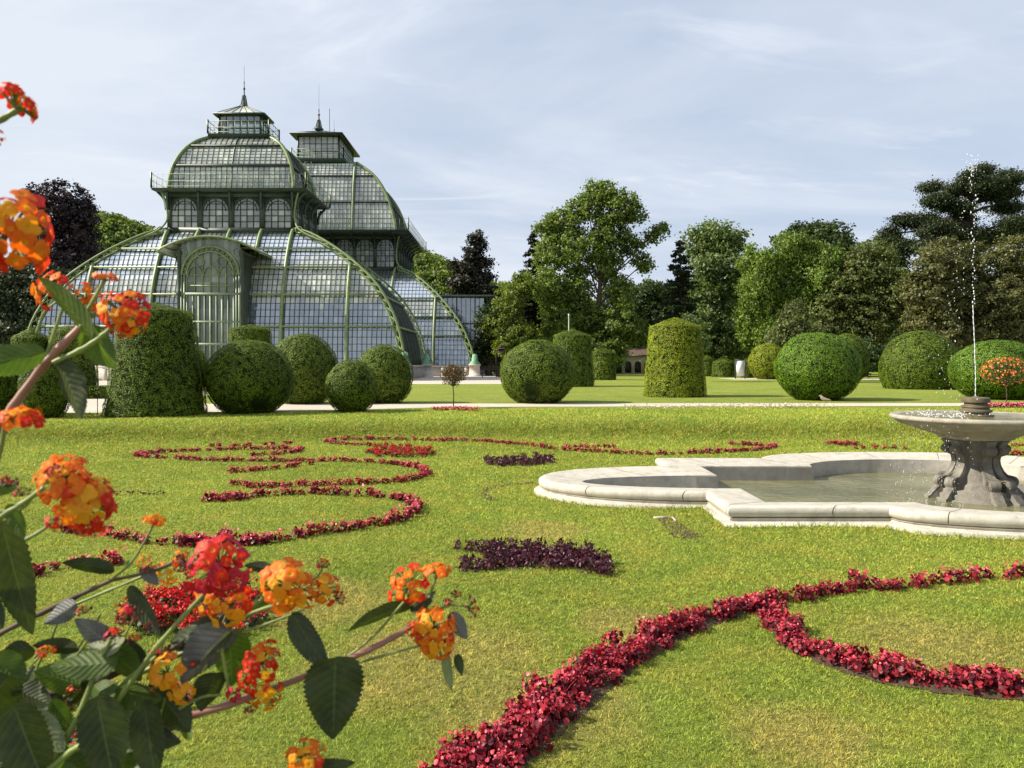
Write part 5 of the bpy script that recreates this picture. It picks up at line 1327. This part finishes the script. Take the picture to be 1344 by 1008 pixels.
def m_lleaf(name, lo, hi, under, trans):
    t = NT(name); c = t.ramp(t.noise(60, 5, .6), [(.35, lo), (.65, hi)])
    g = t.n('ShaderNodeNewGeometry'); uv = t.n('ShaderNodeTexCoord').outputs['UV']; sp = t.n('ShaderNodeSeparateXYZ'); t.l(uv, sp.inputs[0])
    # veins: pale midrib and side veins
    au = t.math('ABSOLUTE', sp.outputs['X']); mid = t.math('LESS_THAN', au, .045)
    ph = t.math('FRACT', t.math('SUBTRACT', t.math('MULTIPLY', sp.outputs['Y'], 9.0), t.math('MULTIPLY', au, 2.2)))
    side = t.math('MULTIPLY', t.math('LESS_THAN', t.math('ABSOLUTE', t.math('SUBTRACT', ph, .5)), .055), .55)
    v = t.math('MAXIMUM', mid, side)
    c = t.mix(g.outputs['Backfacing'], c, under)
    c = t.mix(t.math('MULTIPLY', v, .28), c, tuple(min(1, x * 2.2 + .03) for x in hi))
    rel = t.math('SUBTRACT', t.math('ABSOLUTE', t.math('SUBTRACT', ph, .5)), t.math('MULTIPLY', mid, .5))
    h = t.math('ADD', rel, t.math('MULTIPLY', t.noise(350, 3), .5))
    sh = t.pbr(c, .5, .3, t.bump(h, .0007, .8)); tr = t.n('ShaderNodeBsdfTranslucent'); t.l(t.mix(1.0, c, (1.5, 1.8, .4), 'MULTIPLY'), tr.inputs['Color'])
    return t.done(t.mixs(trans, sh, tr.outputs[0]))
M['leaf_dark'] = m_lleaf('lantana_leaf_dark', (.022, .032, .009), (.048, .060, .017), (.075, .085, .03), .16)
M['leaf_green'] = m_lleaf('lantana_leaf_green', (.05, .085, .012), (.09, .13, .02), (.12, .16, .04), .4)
M['leaf_grey'] = m_lleaf('lantana_leaf_grey', (.085, .085, .08), (.15, .145, .14), (.16, .17, .12), .15)
M['leaf_pale'] = m_lleaf('lantana_leaf_pale', (.14, .16, .08), (.22, .24, .13), (.22, .24, .14), .3)
M['stem_green'] = simple('green_stem', (.17, .21, .05), .5, .4, .3, 30)
M['stem_pink'] = simple('pink_stem', (.28, .13, .09), .5, .4, .3, 30)
M['stem_brown'] = simple('brown_stem', (.085, .055, .035), .7, .3, .4, 40)

def local(p): return np.asarray(p, float) - LB
def stem(pts, r0, r1, d0, d1=None, mat='stem_green', name='stem'):
    d1 = d1 or d0; ds = np.linspace(d0, d1, len(pts)); p = np.array([local(P(x, y, d)) for (x, y), d in zip(pts, ds)])
    c = catmull(p, 6 * len(p)); t = np.linspace(0, 1, len(c)); rad = (r0 * d0 + (r1 * d1 - r0 * d0) * t) / F
    rad = rad * (1 + .10 * np.sin(np.arange(len(c)) * 1.3)); k = np.linspace(0, len(c) - 1, len(pts)).astype(int)[1:-1]; rad[k] *= 1.25
    mb = MB(); mb.tube(c, rad, 8); return mb.build(name, M[mat], LT, smooth=True)
def leaf(base, tip, hw, mat='dark', d=.6, dd=0.0, fold=.3, curl=.25, roll=0.0, heart=.5):
    """serrated leaf from base to tip (photograph spots); hw half width in photograph pixels"""
    a, b = local(P(*base, d)), local(P(*tip, d + dd)); L = np.linalg.norm(b - a); ax = (b - a) / L
    view = nrm(P((base[0] + tip[0]) / 2, (base[1] + tip[1]) / 2, 1.0) - (0, 0, EYE)); sd = nrm(np.cross(ax, view)); n = np.cross(sd, ax)
    cr, sr = math.cos(roll), math.sin(roll); sd, n = sd * cr + n * sr, n * cr - sd * sr
    w = hw * .92 * d / F; NT_, NU = 34, 8; V = []; UV = []
    for i in range(NT_ + 1):
        t = i / NT_; prof = (t ** heart) * (1 - t) ** .8 * 1.0 / ((heart / (heart + .8)) ** heart * (.8 / (heart + .8)) ** .8); saw = 1 + .11 * ((i % 2) - .5) * (t < .94)
        row = []
        for j in range(-NU, NU + 1):
            u = j / NU; e = saw if abs(j) == NU else 1
            rip = .009 * math.cos((t * 9 - abs(u) * 2.2) * 2 * math.pi) * abs(u) * (1 - abs(u)) * 2
            q = a + ax * L * (t - .06 * abs(u) * (t < .3) * (1 - t / .3)) + sd * u * w * prof * e + n * (fold * w * abs(u) * prof - curl * L * t * t * .5 + rip * w + .04 * w * math.sin(t * 14 + u * 2) * abs(u))
            row.append(q); UV.append((u, t))
        V.append(row)
    mb = MB(); mb.grid(np.array(V)); o = mb.build('leaf', M['leaf_' + mat], LT, smooth=True)
    uv = o.data.uv_layers.new(name='UVMap'); vi = np.zeros(len(o.data.loops), np.int32); o.data.loops.foreach_get('vertex_index', vi); uv.data.foreach_set('uv', np.array(UV)[vi].astype(np.float32).ravel())
    # stalk
    return o
def head(cx, cy, r, d, pal, axis=(0, .3, 1), n=26, flat=.75, size=.27, under=False):
    """pal: weights of yellow, orange, red, crimson, bud; axis: right, up, towards the camera"""
    c = local(P(cx, cy, d)); R_ = r * d / F; R = RL
    A = nrm(np.array([axis[0], -axis[2], axis[1]], float)); U = nrm(np.cross(A, (.3, .2, 1.))); W = np.cross(A, U)
    fl, gr = MB(), MB(); c0 = c - A * R_ * .55
    w = np.array(pal, float); w /= w.sum(); cum = np.cumsum(w)
    n = int(n * 1.0)
    for i in range(n):
        f = (i + .5) / n; ph = math.acos(1 - f * 1.02) + R.normal(0, .07); th = i * 2.39996 + R.normal(0, .2)
        dirv = nrm(A * math.cos(ph) + (U * math.cos(th) + W * math.sin(th)) * math.sin(ph))
        q = c0 + (dirv - A * np.dot(dirv, A)) * R_ * .92 + A * (np.dot(dirv, A) * R_ * flat + .15 * R_) * 1.0 + R.normal(0, .05, 3) * R_ + dirv * R_ * R.uniform(-.12, .16)
        nn = nrm(dirv + A * .25 + R.normal(0, .2, 3)); u = nrm(np.cross(nn, R.normal(size=3))); v = np.cross(nn, u)
        s = R_ * size * .98 * R.uniform(.75, 1.2)
        m = int(np.searchsorted(cum, min(.999, max(0.001, f * .75 + R.uniform(-.2, .32)))))
        m = min(m, 4); k = 20; a = np.arange(k) / k * 2 * math.pi
        if m == 4:    # closed bud
            fl.tube([q - nn * s * .3, q + nn * s * .2, q + nn * s * .55], [s * .3, s * .5, s * .12], 6, m=4); gr.tube([c0 - A * R_ * .1, q - nn * s * .2], s * .12, 5, cap=False); continue
        lob = .62 + .42 * np.abs(np.cos(a * 2)) ** .7 + .06 * R.normal(size=k) * .4
        r1 = q + nn * s * .1 + np.outer(np.cos(a) * s * .3, u) + np.outer(np.sin(a) * s * .3, v)
        r2 = q + nn * s * .16 + np.outer(np.cos(a) * s * .75 * lob, u) + np.outer(np.sin(a) * s * .75 * lob, v)
        r3 = q + nn * s * (.10 - .12 * R.uniform()) + np.outer(np.cos(a) * s * 1.08 * lob, u) + np.outer(np.sin(a) * s * 1.08 * lob, v) + nn * (s * .05 * np.sin(a * 4 + R.uniform(0, 6)))[:, None]
        ctr = q - nn * s * .05
        V = np.vstack([[ctr], r1, r2, r3]); F3 = [(0, 1 + j, 1 + (j + 1) % k) for j in range(k)]; fl.add(V, F3, max(0, m - 1) if m else 0)
        F4 = [(1 + g * k + j, 1 + g * k + (j + 1) % k, 1 + (g + 1) * k + (j + 1) % k, 1 + (g + 1) * k + j) for g in range(2) for j in range(k)]; fl.add(V, F4, m)
        gr.tube([c0 - A * R_ * .1, (c0 + q) / 2, q - nn * s * .04], [s * .14, s * .10, s * .2], 5, cap=False)
    gr.lathe([(0, 0), (1, 0)], 3, tuple(c0)) if False else None
    o = fl.build('flower_head', PM, LT, smooth=True); g = gr.build('flower_base', M['stem_green' if not under else 'stem_brown'], o, smooth=True)
    return o
Y, O_, RD, CR, BU = (.6, 1.1, .3, 0, 0), (.25, 1.2, .5, 0, 0), (0, .35, 1.2, .3, 0), (0, 0, .6, 1.4, .1), (0, 0, .1, .3, 2)
def bud(cx, cy, r, d, axis=(0, 1, .2)): return head(cx, cy, r, d, (0, .08, .15, .15, 2), axis, 16, .9, .34, True)

# --- upper left spray, nearest
head(30, 129, 27, .46, (.3, 1, .8, .2, 0), (.55, 1, -.5), 24, .45)
stem([(-40, 175), (-5, 160), (24, 144)], 5, 4, .46, mat='stem_green')
head(6, 298, 52, .40, (.35, 1.3, 1.5, 0, 0), (.5, .1, 1), 34, .9)
stem([(-60, 350), (-30, 330), (-5, 305)], 6, 5, .41)
head(-2, 178, 12, .46, Y, (1, .2, .3), 8)
stem([(-90, 700), (-30, 600), (20, 530), (62, 474), (105, 430)], 6, 5.2, .52, .54, 'stem_pink', 'branch')
head(62, 378, 26, .545, (.2, 1.1, 1, 0, 0), (-.4, .3, 1), 18, .7); head(108, 388, 22, .55, (0, .8, 1, 0, 0), (.2, .2, 1), 14, .7)
stem([(60, 472), (70, 440), (82, 405)], 2.6, 2.2, .54); stem([(48, 437), (58, 410), (74, 396)], 1.8, 1.6, .56)
head(139, 360, 15, .54, (.1, 1, .8, 0, 0), (.2, 1, .1), 20, .4); stem([(103, 428), (118, 402), (137, 368)], 2.8, 2.4, .54)
head(155, 408, 31, .53, (.3, .6, 1.5, .3, 0), (-.1, .2, 1), 26, .8); head(172, 425, 21, .53, (.3, 1, .9, 0, 0), (.6, -.3, .8), 14, .8)
bud(170, 392, 15, .54, (.5, 1, .2)); stem([(70, 476), (108, 458), (135, 440), (152, 424)], 3.4, 3, .53)
for k in range(5): stem([(104, 430), (112 + 5 * k, 415 - 2 * k)], 1.6, 2.4, .535, mat='stem_green')
leaf((118, 438), (62, 362), 20, 'green', .53, .01, roll=.9); leaf((54, 462), (-45, 482), 23, 'green', .52, -.03, curl=-.2, roll=-.3)
stem([(56, 470), (48, 458), (40, 458)], 2.2, 1.6, .525)
leaf((76, 474), (114, 548), 24, 'dark', .53, 0, roll=-.8, curl=.2); leaf((118, 430), (146, 484), 24, 'green', .54, .01, roll=.5)
# --- mid left
head(22, 541, 28, .46, (.1, 1, 1, 0, .2), (.1, 1, .2), 34, .35); head(-12, 545, 24, .46, O_, (0, 1, .3), 20, .4); stem([(-20, 640), (-2, 600), (8, 552)], 3.5, 3, .47)
head(73, 622, 32, .44, (.1, 1.3, .3, .1, .0), (-.1, .8, .9), 34, .6); head(70, 618, 11, .435, (0, 0, 0, .4, 1), (-.1, .8, .9), 12)
head(110, 660, 36, .445, (.1, .5, 1.4, .2, 0), (.5, .1, .9), 34, .8); head(128, 640, 22, .45, (.3, 1.2, .5, 0, 0), (.7, .5, .5), 18, .7); head(122, 694, 20, .45, (0, 0, 1, .8, 0), (.2, -.7, .7), 16, .8)
head(69, 687, 12, .45, (0, 0, .6, 1.2, .2), (-.3, -.2, 1), 10, .9, .36); bud(10, 632, 12, .47); bud(28, 645, 10, .47)
stem([(-40, 720), (0, 680), (28, 662), (58, 640)], 4.2, 3.4, .46); stem([(34, 708), (52, 698), (66, 688)], 2.6, 2.2, .45); stem([(-10, 672), (28, 668), (46, 648)], 2.2, 1.8, .47)
leaf((4, 692), (38, 830), 28, 'dark', .50, .02, roll=.3, curl=.15, heart=.45); leaf((12, 664), (32, 708), 11, 'green', .48); leaf((-25, 640), (30, 636), 14, 'green', .48); leaf((-30, 780), (4, 826), 18, 'dark', .5)
# --- the thin spray across the left lawn
stem([(-60, 880), (-5, 835), (60, 802), (100, 783), (145, 762)], 4, 3, .56, .58, 'stem_brown', 'branch')
stem([(145, 762), (175, 735), (203, 686)], 1.6, 1.6, .58); head(203, 678, 15, .58, (.2, 1.2, .6, 0, 0), (.2, 1, 0), 18, .4)
stem([(145, 762), (190, 752), (236, 735)], 2.2, 1.8, .58, mat='stem_brown'); stem([(90, 797), (150, 772), (215, 745), (238, 736)], 1.8, 1.6, .585)
head(234, 733, 13, .58, (.3, 1, .2, .1, .2), (-.6, .6, .6), 14); head(215, 757, 17, .59, (1.2, 1, 0, 0, 0), (-.2, -.5, .8), 12, .8); head(188, 735, 9, .585, Y, (0, .6, .7), 9)
bud(196, 745, 9, .58); leaf((147, 748), (86, 735), 12, 'dark', .575, roll=.5, curl=.3); leaf((98, 793), (62, 818), 15, 'grey', .565, roll=-.3)
leaf((172, 772), (206, 835), 12, 'dark', .57, roll=.2, curl=.5); leaf((186, 745), (208, 768), 9, 'grey', .58)
# --- centre heads
head(282, 738, 36, .52, (0, 0, .6, 1.5, .1), (.1, .5, 1), 34, .85); head(300, 765, 26, .525, (0, 0, .1, 1.5, .2), (.4, -.3, 1), 20, .8); bud(236, 738, 13, .53, (-1, .2, .5)); bud(248, 748, 12, .53, (-1, 0, .5))
stem([(70, 1060), (130, 960), (165, 905), (215, 838), (275, 772)], 4, 2.8, .53, .53, name='branch')
head(300, 797, 27, .56, (.6, 1.3, .5, 0, 0), (.2, .1, 1), 24, .8); head(268, 788, 22, .57, (.4, 1.2, .6, 0, 0), (-.5, .1, .9), 16, .8)
head(368, 768, 33, .56, (.7, 1.3, .5, 0, 0), (-.2, .3, 1), 30, .8); head(395, 775, 24, .565, (.7, 1.1, .4, 0, 0), (.3, .2, 1), 18, .8); head(427, 772, 20, .57, (.6, 1.2, .6, 0, 0), (.5, .3, .9), 18, .8)
bud(424, 740, 10, .57, (.2, 1, .2)); bud(446, 784, 10, .57, (.8, .4, .3)); bud(330, 748, 7, .58); stem([(405, 765), (418, 755), (424, 744)], 1.3, 1.3, .57)
stem([(170, 890), (250, 852), (300, 822), (346, 785)], 3.2, 2.6, .57, name='branch'); stem([(270, 835), (330, 805), (380, 790), (440, 776)], 3, 2.2, .575, mat='stem_green')
head(535, 766, 26, .60, (.05, .7, 1.6, 0, 0), (-.1, .5, .9), 22, .7); head(575, 742, 19, .60, (.2, 1.3, .3, 0, 0), (.1, 1, .1), 26, .35)
head(568, 822, 28, .59, (.6, 1.3, .6, 0, 0), (.1, .4, 1), 26, .8); head(575, 850, 24, .59, (.6, 1.1, .5, .2, 0), (.3, -.4, 1), 20, .8); head(541, 828, 13, .595, (0, 0, .8, 1, 0), (-.7, 0, .7), 10)
bud(621, 797, 13, .60, (.7, .2, .3)); bud(598, 780, 8, .60); bud(588, 790, 7, .60)
stem([(543, 830), (558, 800), (574, 752)], 2.4, 2, .60); stem([(540, 795), (536, 780)], 2, 2, .60)
stem([(100, 985), (200, 952), (300, 925), (440, 872), (500, 845), (548, 818)], 5.5, 3.6, .56, .60, 'stem_pink', 'branch')
stem([(448, 868), (490, 835), (530, 790)], 1.8, 1.6, .59); stem([(455, 874), (505, 860), (560, 845)], 1.8, 1.6, .59); stem([(560, 805), (590, 795), (615, 795)], 1.6, 1.4, .60)
head(345, 868, 25, .56, (.1, .3, 1.4, .2, 0), (.4, .5, .8), 24, .8); head(326, 897, 21, .56, (0, 0, 1, 1.1, 0), (-.3, -.1, 1), 18, .8); head(350, 915, 23, .565, (.7, 1.2, .5, 0, 0), (.4, -.5, .8), 18, .8); head(305, 912, 11, .555, (0, 0, .3, 1.4, 0), (-.4, 0, 1), 9, .8, .4)
bud(328, 932, 8, .56, (0, -1, .3))
head(212, 885, 22, .54, (1.5, .7, 0, 0, 0), (-.2, .3, 1), 16, .8, .36); head(240, 910, 15, .545, (1.5, .6, 0, 0, 0), (.4, -.1, 1), 10, .8, .4); bud(208, 856, 15, .55, (0, 1, .3)); bud(168, 805, 15, .55, (-.2, 1, .2)); bud(150, 832, 12, .55, (0, 1, 0))
head(60, 851, 12, .56, (.1, .8, 1, 0, 0), (0, 1, .1), 18, .4); stem([(46, 885), (52, 868), (59, 856)], 1.8, 1.6, .56)
head(398, 990, 24, .52, (.7, 1.1, .5, 0, .2), (0, .8, .7), 26, .6); stem([(380, 1060), (390, 1005)], 3, 2.6, .52); leaf((375, 1015), (470, 1000), 12, 'dark', .53)
stem([(235, 930), (265, 915), (290, 912)], 2, 1.6, .555); stem([(130, 958), (165, 930), (208, 900)], 2.4, 2, .545)
leaf((298, 828), (238, 892), 31, 'grey', .56, .0, roll=.5, fold=.5, heart=.42); leaf((300, 822), (228, 845), 30, 'dark', .565, roll=-.4); leaf((300, 830), (306, 895), 28, 'green', .57, .01, roll=-.2); leaf((386, 808), (425, 880), 20, 'dark', .57, roll=.4, curl=.4)
leaf((440, 868), (437, 968), 42, 'dark', .565, 0, roll=.1, curl=.1, heart=.36, fold=.15); leaf((538, 796), (457, 812), 15, 'dark', .60, roll=.9, curl=.5); leaf((540, 800), (575, 778), 12, 'dark', .6, roll=.8)
leaf((592, 806), (612, 838), 12, 'grey', .6); leaf((586, 858), (590, 905), 9, 'pale', .6, roll=.6); leaf((600, 860), (606, 885), 7, 'dark', .6); leaf((330, 800), (365, 770), 8, 'green', .58)
leaf((285, 885), (262, 930), 24, 'dark', .565, roll=.6); leaf((355, 745), (322, 742), 8, 'dark', .58); stem([(290, 850), (296, 880), (300, 905)], 2.6, 2, .565); stem([(318, 830), (360, 815), (400, 800)], 1.8, 1.4, .575)
# --- thick lower left foliage
stem([(-80, 925), (0, 920), (90, 905), (150, 885), (240, 845)], 5.5, 3.5, .55, .56, 'stem_brown', 'branch'); stem([(30, 1090), (70, 1000), (105, 935), (130, 870), (145, 840)], 5, 3.2, .52, .54, 'stem_green', 'branch')
stem([(100, 950), (150, 905), (205, 862)], 3, 2.4, .54); stem([(60, 1015), (95, 985), (120, 975)], 4.5, 4, .5)
for a in [((20, 930), (60, 1040), 36, 'dark', .5, .4), ((28, 938), (86, 985), 22, 'pale', .52, -.3), ((128, 920), (150, 1030), 33, 'dark', .5, .1), ((190, 925), (202, 1025), 24, 'dark', .53, .3), ((148, 902), (212, 925), 22, 'green', .54, .5), ((150, 868), (68, 878), 20, 'green', .53, -.4),
          ((102, 898), (48, 880), 22, 'green', .54, .3), ((-5, 860), (28, 905), 24, 'green', .53, 0), ((150, 850), (100, 812), 16, 'grey', .55, .2), ((140, 850), (190, 890), 20, 'green', .55, -.5), ((185, 880), (150, 835), 18, 'dark', .56, .2), ((10, 890), (-40, 950), 34, 'dark', .52, .2),
          ((200, 900), (250, 960), 26, 'dark', .56, -.3), ((110, 870), (160, 830), 14, 'green', .55, .4), ((80, 905), (130, 885), 18, 'dark', .55, -.1), ((60, 1000), (0, 1050), 30, 'dark', .52, 0), ((90, 1000), (150, 1050), 28, 'green', .5, .3), ((180, 960), (240, 1010), 0, 'green', .56, 0),
          ((150, 930), (205, 975), 22, 'pale', .535, .7), ((40, 850), (0, 870), 18, 'dark', .54, .4), ((230, 850), (262, 820), 14, 'dark', .565, .5), ((120, 985), (90, 1045), 24, 'green', .51, .2), ((20, 905), (70, 925), 18, 'dark', .54, -.2)]:
    if a[2]: leaf(a[0], a[1], a[2], a[3], a[4], 0, roll=a[5], curl=RL.uniform(.05, .35))
bud(110, 800, 9, .56); bud(160, 815, 9, .555, (.3, 1, 0)); bud(95, 905, 8, .54)

# more small toothed leaves, buds and thin stems filling the lower left
for k in range(58):
    x = RL.uniform(-20, 235); y = RL.uniform(845, 1030)
    if x > 175 and y < 890: continue
    a = RL.uniform(-.6, 3.6); l = RL.uniform(34, 62); dd = RL.uniform(.53, .64)
    leaf((x, y), (x + l * math.cos(a), y + l * math.sin(a) * .9), RL.uniform(11, 19), ['dark', 'green', 'dark', 'pale' if k % 3 == 0 else 'green'][k % 4], dd, RL.uniform(-.02, .02), roll=RL.uniform(-.9, .9), curl=RL.uniform(.05, .4), fold=RL.uniform(.15, .45))
for k in range(12):
    x = RL.uniform(0, 200); y = RL.uniform(860, 990); stem([(x, y), (x + RL.uniform(10, 30), y - 20), (x + RL.uniform(20, 50), y - RL.uniform(35, 60))], 1.6, 1.1, RL.uniform(.53, .6))
for x, y, r in ((176, 838, 9), (196, 822, 8), (122, 832, 8), (86, 930, 8), (255, 872, 7)): bud(x, y, r, .555, (RL.uniform(-.4, .4), 1, .3))
# trunk and the part of the bush outside the picture
mb = MB(); mb.tube(catmull([(0, 0, -.05), (.03, 0, .6), (-.02, -.03, 1.1), (.05, -.06, 1.5), (.1, -.07, 1.72)], 16), np.linspace(.028, .016, 16), 9)
for tx, ty, tz in ((-.02, -.16, 1.98), (.08, -.06, 1.77), (.0, -.1, 1.86), (.12, -.1, 1.66), (-.1, -.15, 2.1), (-.12, -.2, 2.18), (-.15, .1, 1.9), (-.3, 0, 1.8)):
    mb.tube(catmull([(.0, -.02, 1.3), (tx * .6, ty * .6, (1.3 + tz) / 2), (tx, ty, tz)], 8), np.linspace(.010, .004, 8), 6)
mb.build('trunk', M['stem_brown'], LT, smooth=True)
for k in range(34):
    x, y = RL.uniform(-330, -70), RL.uniform(250, 1100); a = RL.uniform(0, 6.28); l = RL.uniform(50, 90)
    leaf((x, y), (x + l * math.cos(a), y + l * math.sin(a)), RL.uniform(16, 26), ['dark', 'green'][k % 2], RL.uniform(.5, .66), RL.uniform(-.03, .03), roll=RL.uniform(-1, 1))
# ---------------------------------------------------------------- light, sky, camera
SUN_EL, SUN_AZ = math.radians(37), math.radians(-96)     # azimuth from the view direction, clockwise
def world():
    w = bpy.data.worlds.new('World'); SC.world = w; w.use_nodes = True; t = w.node_tree; t.nodes.clear()
    def n(ty, **k):
        x = t.nodes.new(ty)
        for a, b in k.items(): setattr(x, a, b)
        return x
    out = n('ShaderNodeOutputWorld'); bg = n('ShaderNodeBackground'); bg.inputs['Strength'].default_value = SKY_S
    sky = n('ShaderNodeTexSky', sky_type='NISHITA'); sky.sun_disc = False; sky.sun_elevation = SUN_EL; sky.sun_rotation = SUN_AZ; sky.air_density = 1.0; sky.dust_density = 2.0; sky.ozone_density = 1.5
    tc = n('ShaderNodeTexCoord'); sp = n('ShaderNodeSeparateXYZ'); t.links.new(tc.outputs['Generated'], sp.inputs[0])
    def mth(op, a, b=0.0):
        x = n('ShaderNodeMath', operation=op)
        for k, v in enumerate((a, b)):
            if hasattr(v, 'is_output'): t.links.new(v, x.inputs[k])
            else: x.inputs[k].default_value = v
        return x.outputs[0]
    # cloud plane coordinates
    zz = mth('ADD', mth('MAXIMUM', sp.outputs['Z'], 0.0), .12); cb = n('ShaderNodeCombineXYZ'); t.links.new(mth('DIVIDE', sp.outputs['X'], zz), cb.inputs[0]); t.links.new(mth('DIVIDE', sp.outputs['Y'], zz), cb.inputs[1])
    def noise(sx, sy, sc, det, rough, dist, rot=0):
        m = n('ShaderNodeMapping'); m.inputs['Scale'].default_value = (sx, sy, 1); m.inputs['Rotation'].default_value = (0, 0, rot); t.links.new(cb.outputs[0], m.inputs[0])
        x = n('ShaderNodeTexNoise'); x.inputs['Scale'].default_value = sc; x.inputs['Detail'].default_value = det; x.inputs['Roughness'].default_value = rough; x.inputs['Distortion'].default_value = dist; t.links.new(m.outputs[0], x.inputs['Vector']); return x.outputs['Fac']
    def ramp(f, a, b, va, vb):
        x = n('ShaderNodeMapRange', interpolation_type='SMOOTHSTEP'); t.links.new(f, x.inputs[0]); x.inputs[1].default_value = a; x.inputs[2].default_value = b; x.inputs[3].default_value = va; x.inputs[4].default_value = vb; return x.outputs[0]
    veil = ramp(noise(.45, .9, .8, 7, .6, .6, .25), .38, .70, .0, .75)
    wisp = ramp(noise(.8, 1.7, 1.3, 9, .62, .8, .35), .54, .80, 0, .9)
    left = mth('ADD', ramp(sp.outputs['X'], -.62, .15, .75, 0.0), ramp(sp.outputs['Z'], 0.0, .26, .5, 0.0))
    def mix(f, a, b):
        x = n('ShaderNodeMix', data_type='RGBA'); t.links.new(f, x.inputs[0])
        for k, v in ((6, a), (7, b)):
            if hasattr(v, 'is_output'): t.links.new(v, x.inputs[k])
            else: x.inputs[k].default_value = (*v, 1)
        return x.outputs[2]
    k = 1 / SKY_S
    base = mix(mth('ADD', SKY_V, 0.0), sky.outputs[0], tuple(c * k for c in SKY_HAZE))
    c = mix(mth('MINIMUM', mth('ADD', veil, left), .92), base, tuple(v * k for v in SKY_VEIL)); c = mix(wisp, c, tuple(v * k for v in SKY_WISP))
    t.links.new(c, bg.inputs['Color']); t.links.new(bg.outputs[0], out.inputs['Surface'])
SKY_S = .1; SKY_V = .82
SKY_HAZE = (.32, .375, .475); SKY_VEIL = (.485, .52, .572); SKY_WISP = (.55, .575, .62)
world()
sd = bpy.data.lights.new('sun', 'SUN'); sd.energy = 5.0; sd.angle = math.radians(.6); sd.color = (1, .93, .80)
so = bpy.data.objects.new('sun', sd); COL.objects.link(so)
dirv = Vector((math.sin(SUN_AZ) * math.cos(SUN_EL), math.cos(SUN_AZ) * math.cos(SUN_EL), math.sin(SUN_EL)))
so.rotation_euler = dirv.to_track_quat('Z', 'Y').to_euler(); so.location = dirv * 60
cd_ = bpy.data.cameras.new('camera'); cam = bpy.data.objects.new('camera', cd_); COL.objects.link(cam); SC.camera = cam
cam.location = (0, 0, EYE); cam.rotation_euler = (math.radians(90), 0, 0); cd_.sensor_width = 36; cd_.lens = F / 1344 * 36; cd_.shift_y = -(504 - HY) / 1344
cd_.clip_start = .02; cd_.clip_end = 6000; cd_.dof.use_dof = True; cd_.dof.focus_distance = 9; cd_.dof.aperture_fstop = 19
SC.view_settings.view_transform = 'Standard'; SC.view_settings.look = 'None'; SC.view_settings.exposure = .75; SC.view_settings.gamma = 1
SC.render.engine = 'CYCLES'; SC.cycles.use_denoising = True; SC.cycles.max_bounces = 6; SC.cycles.diffuse_bounces = 3; SC.cycles.glossy_bounces = 3; SC.cycles.transparent_max_bounces = 8; SC.cycles.transmission_bounces = 3
SC.cycles.sample_clamp_indirect = 6; SC.render.film_transparent = False
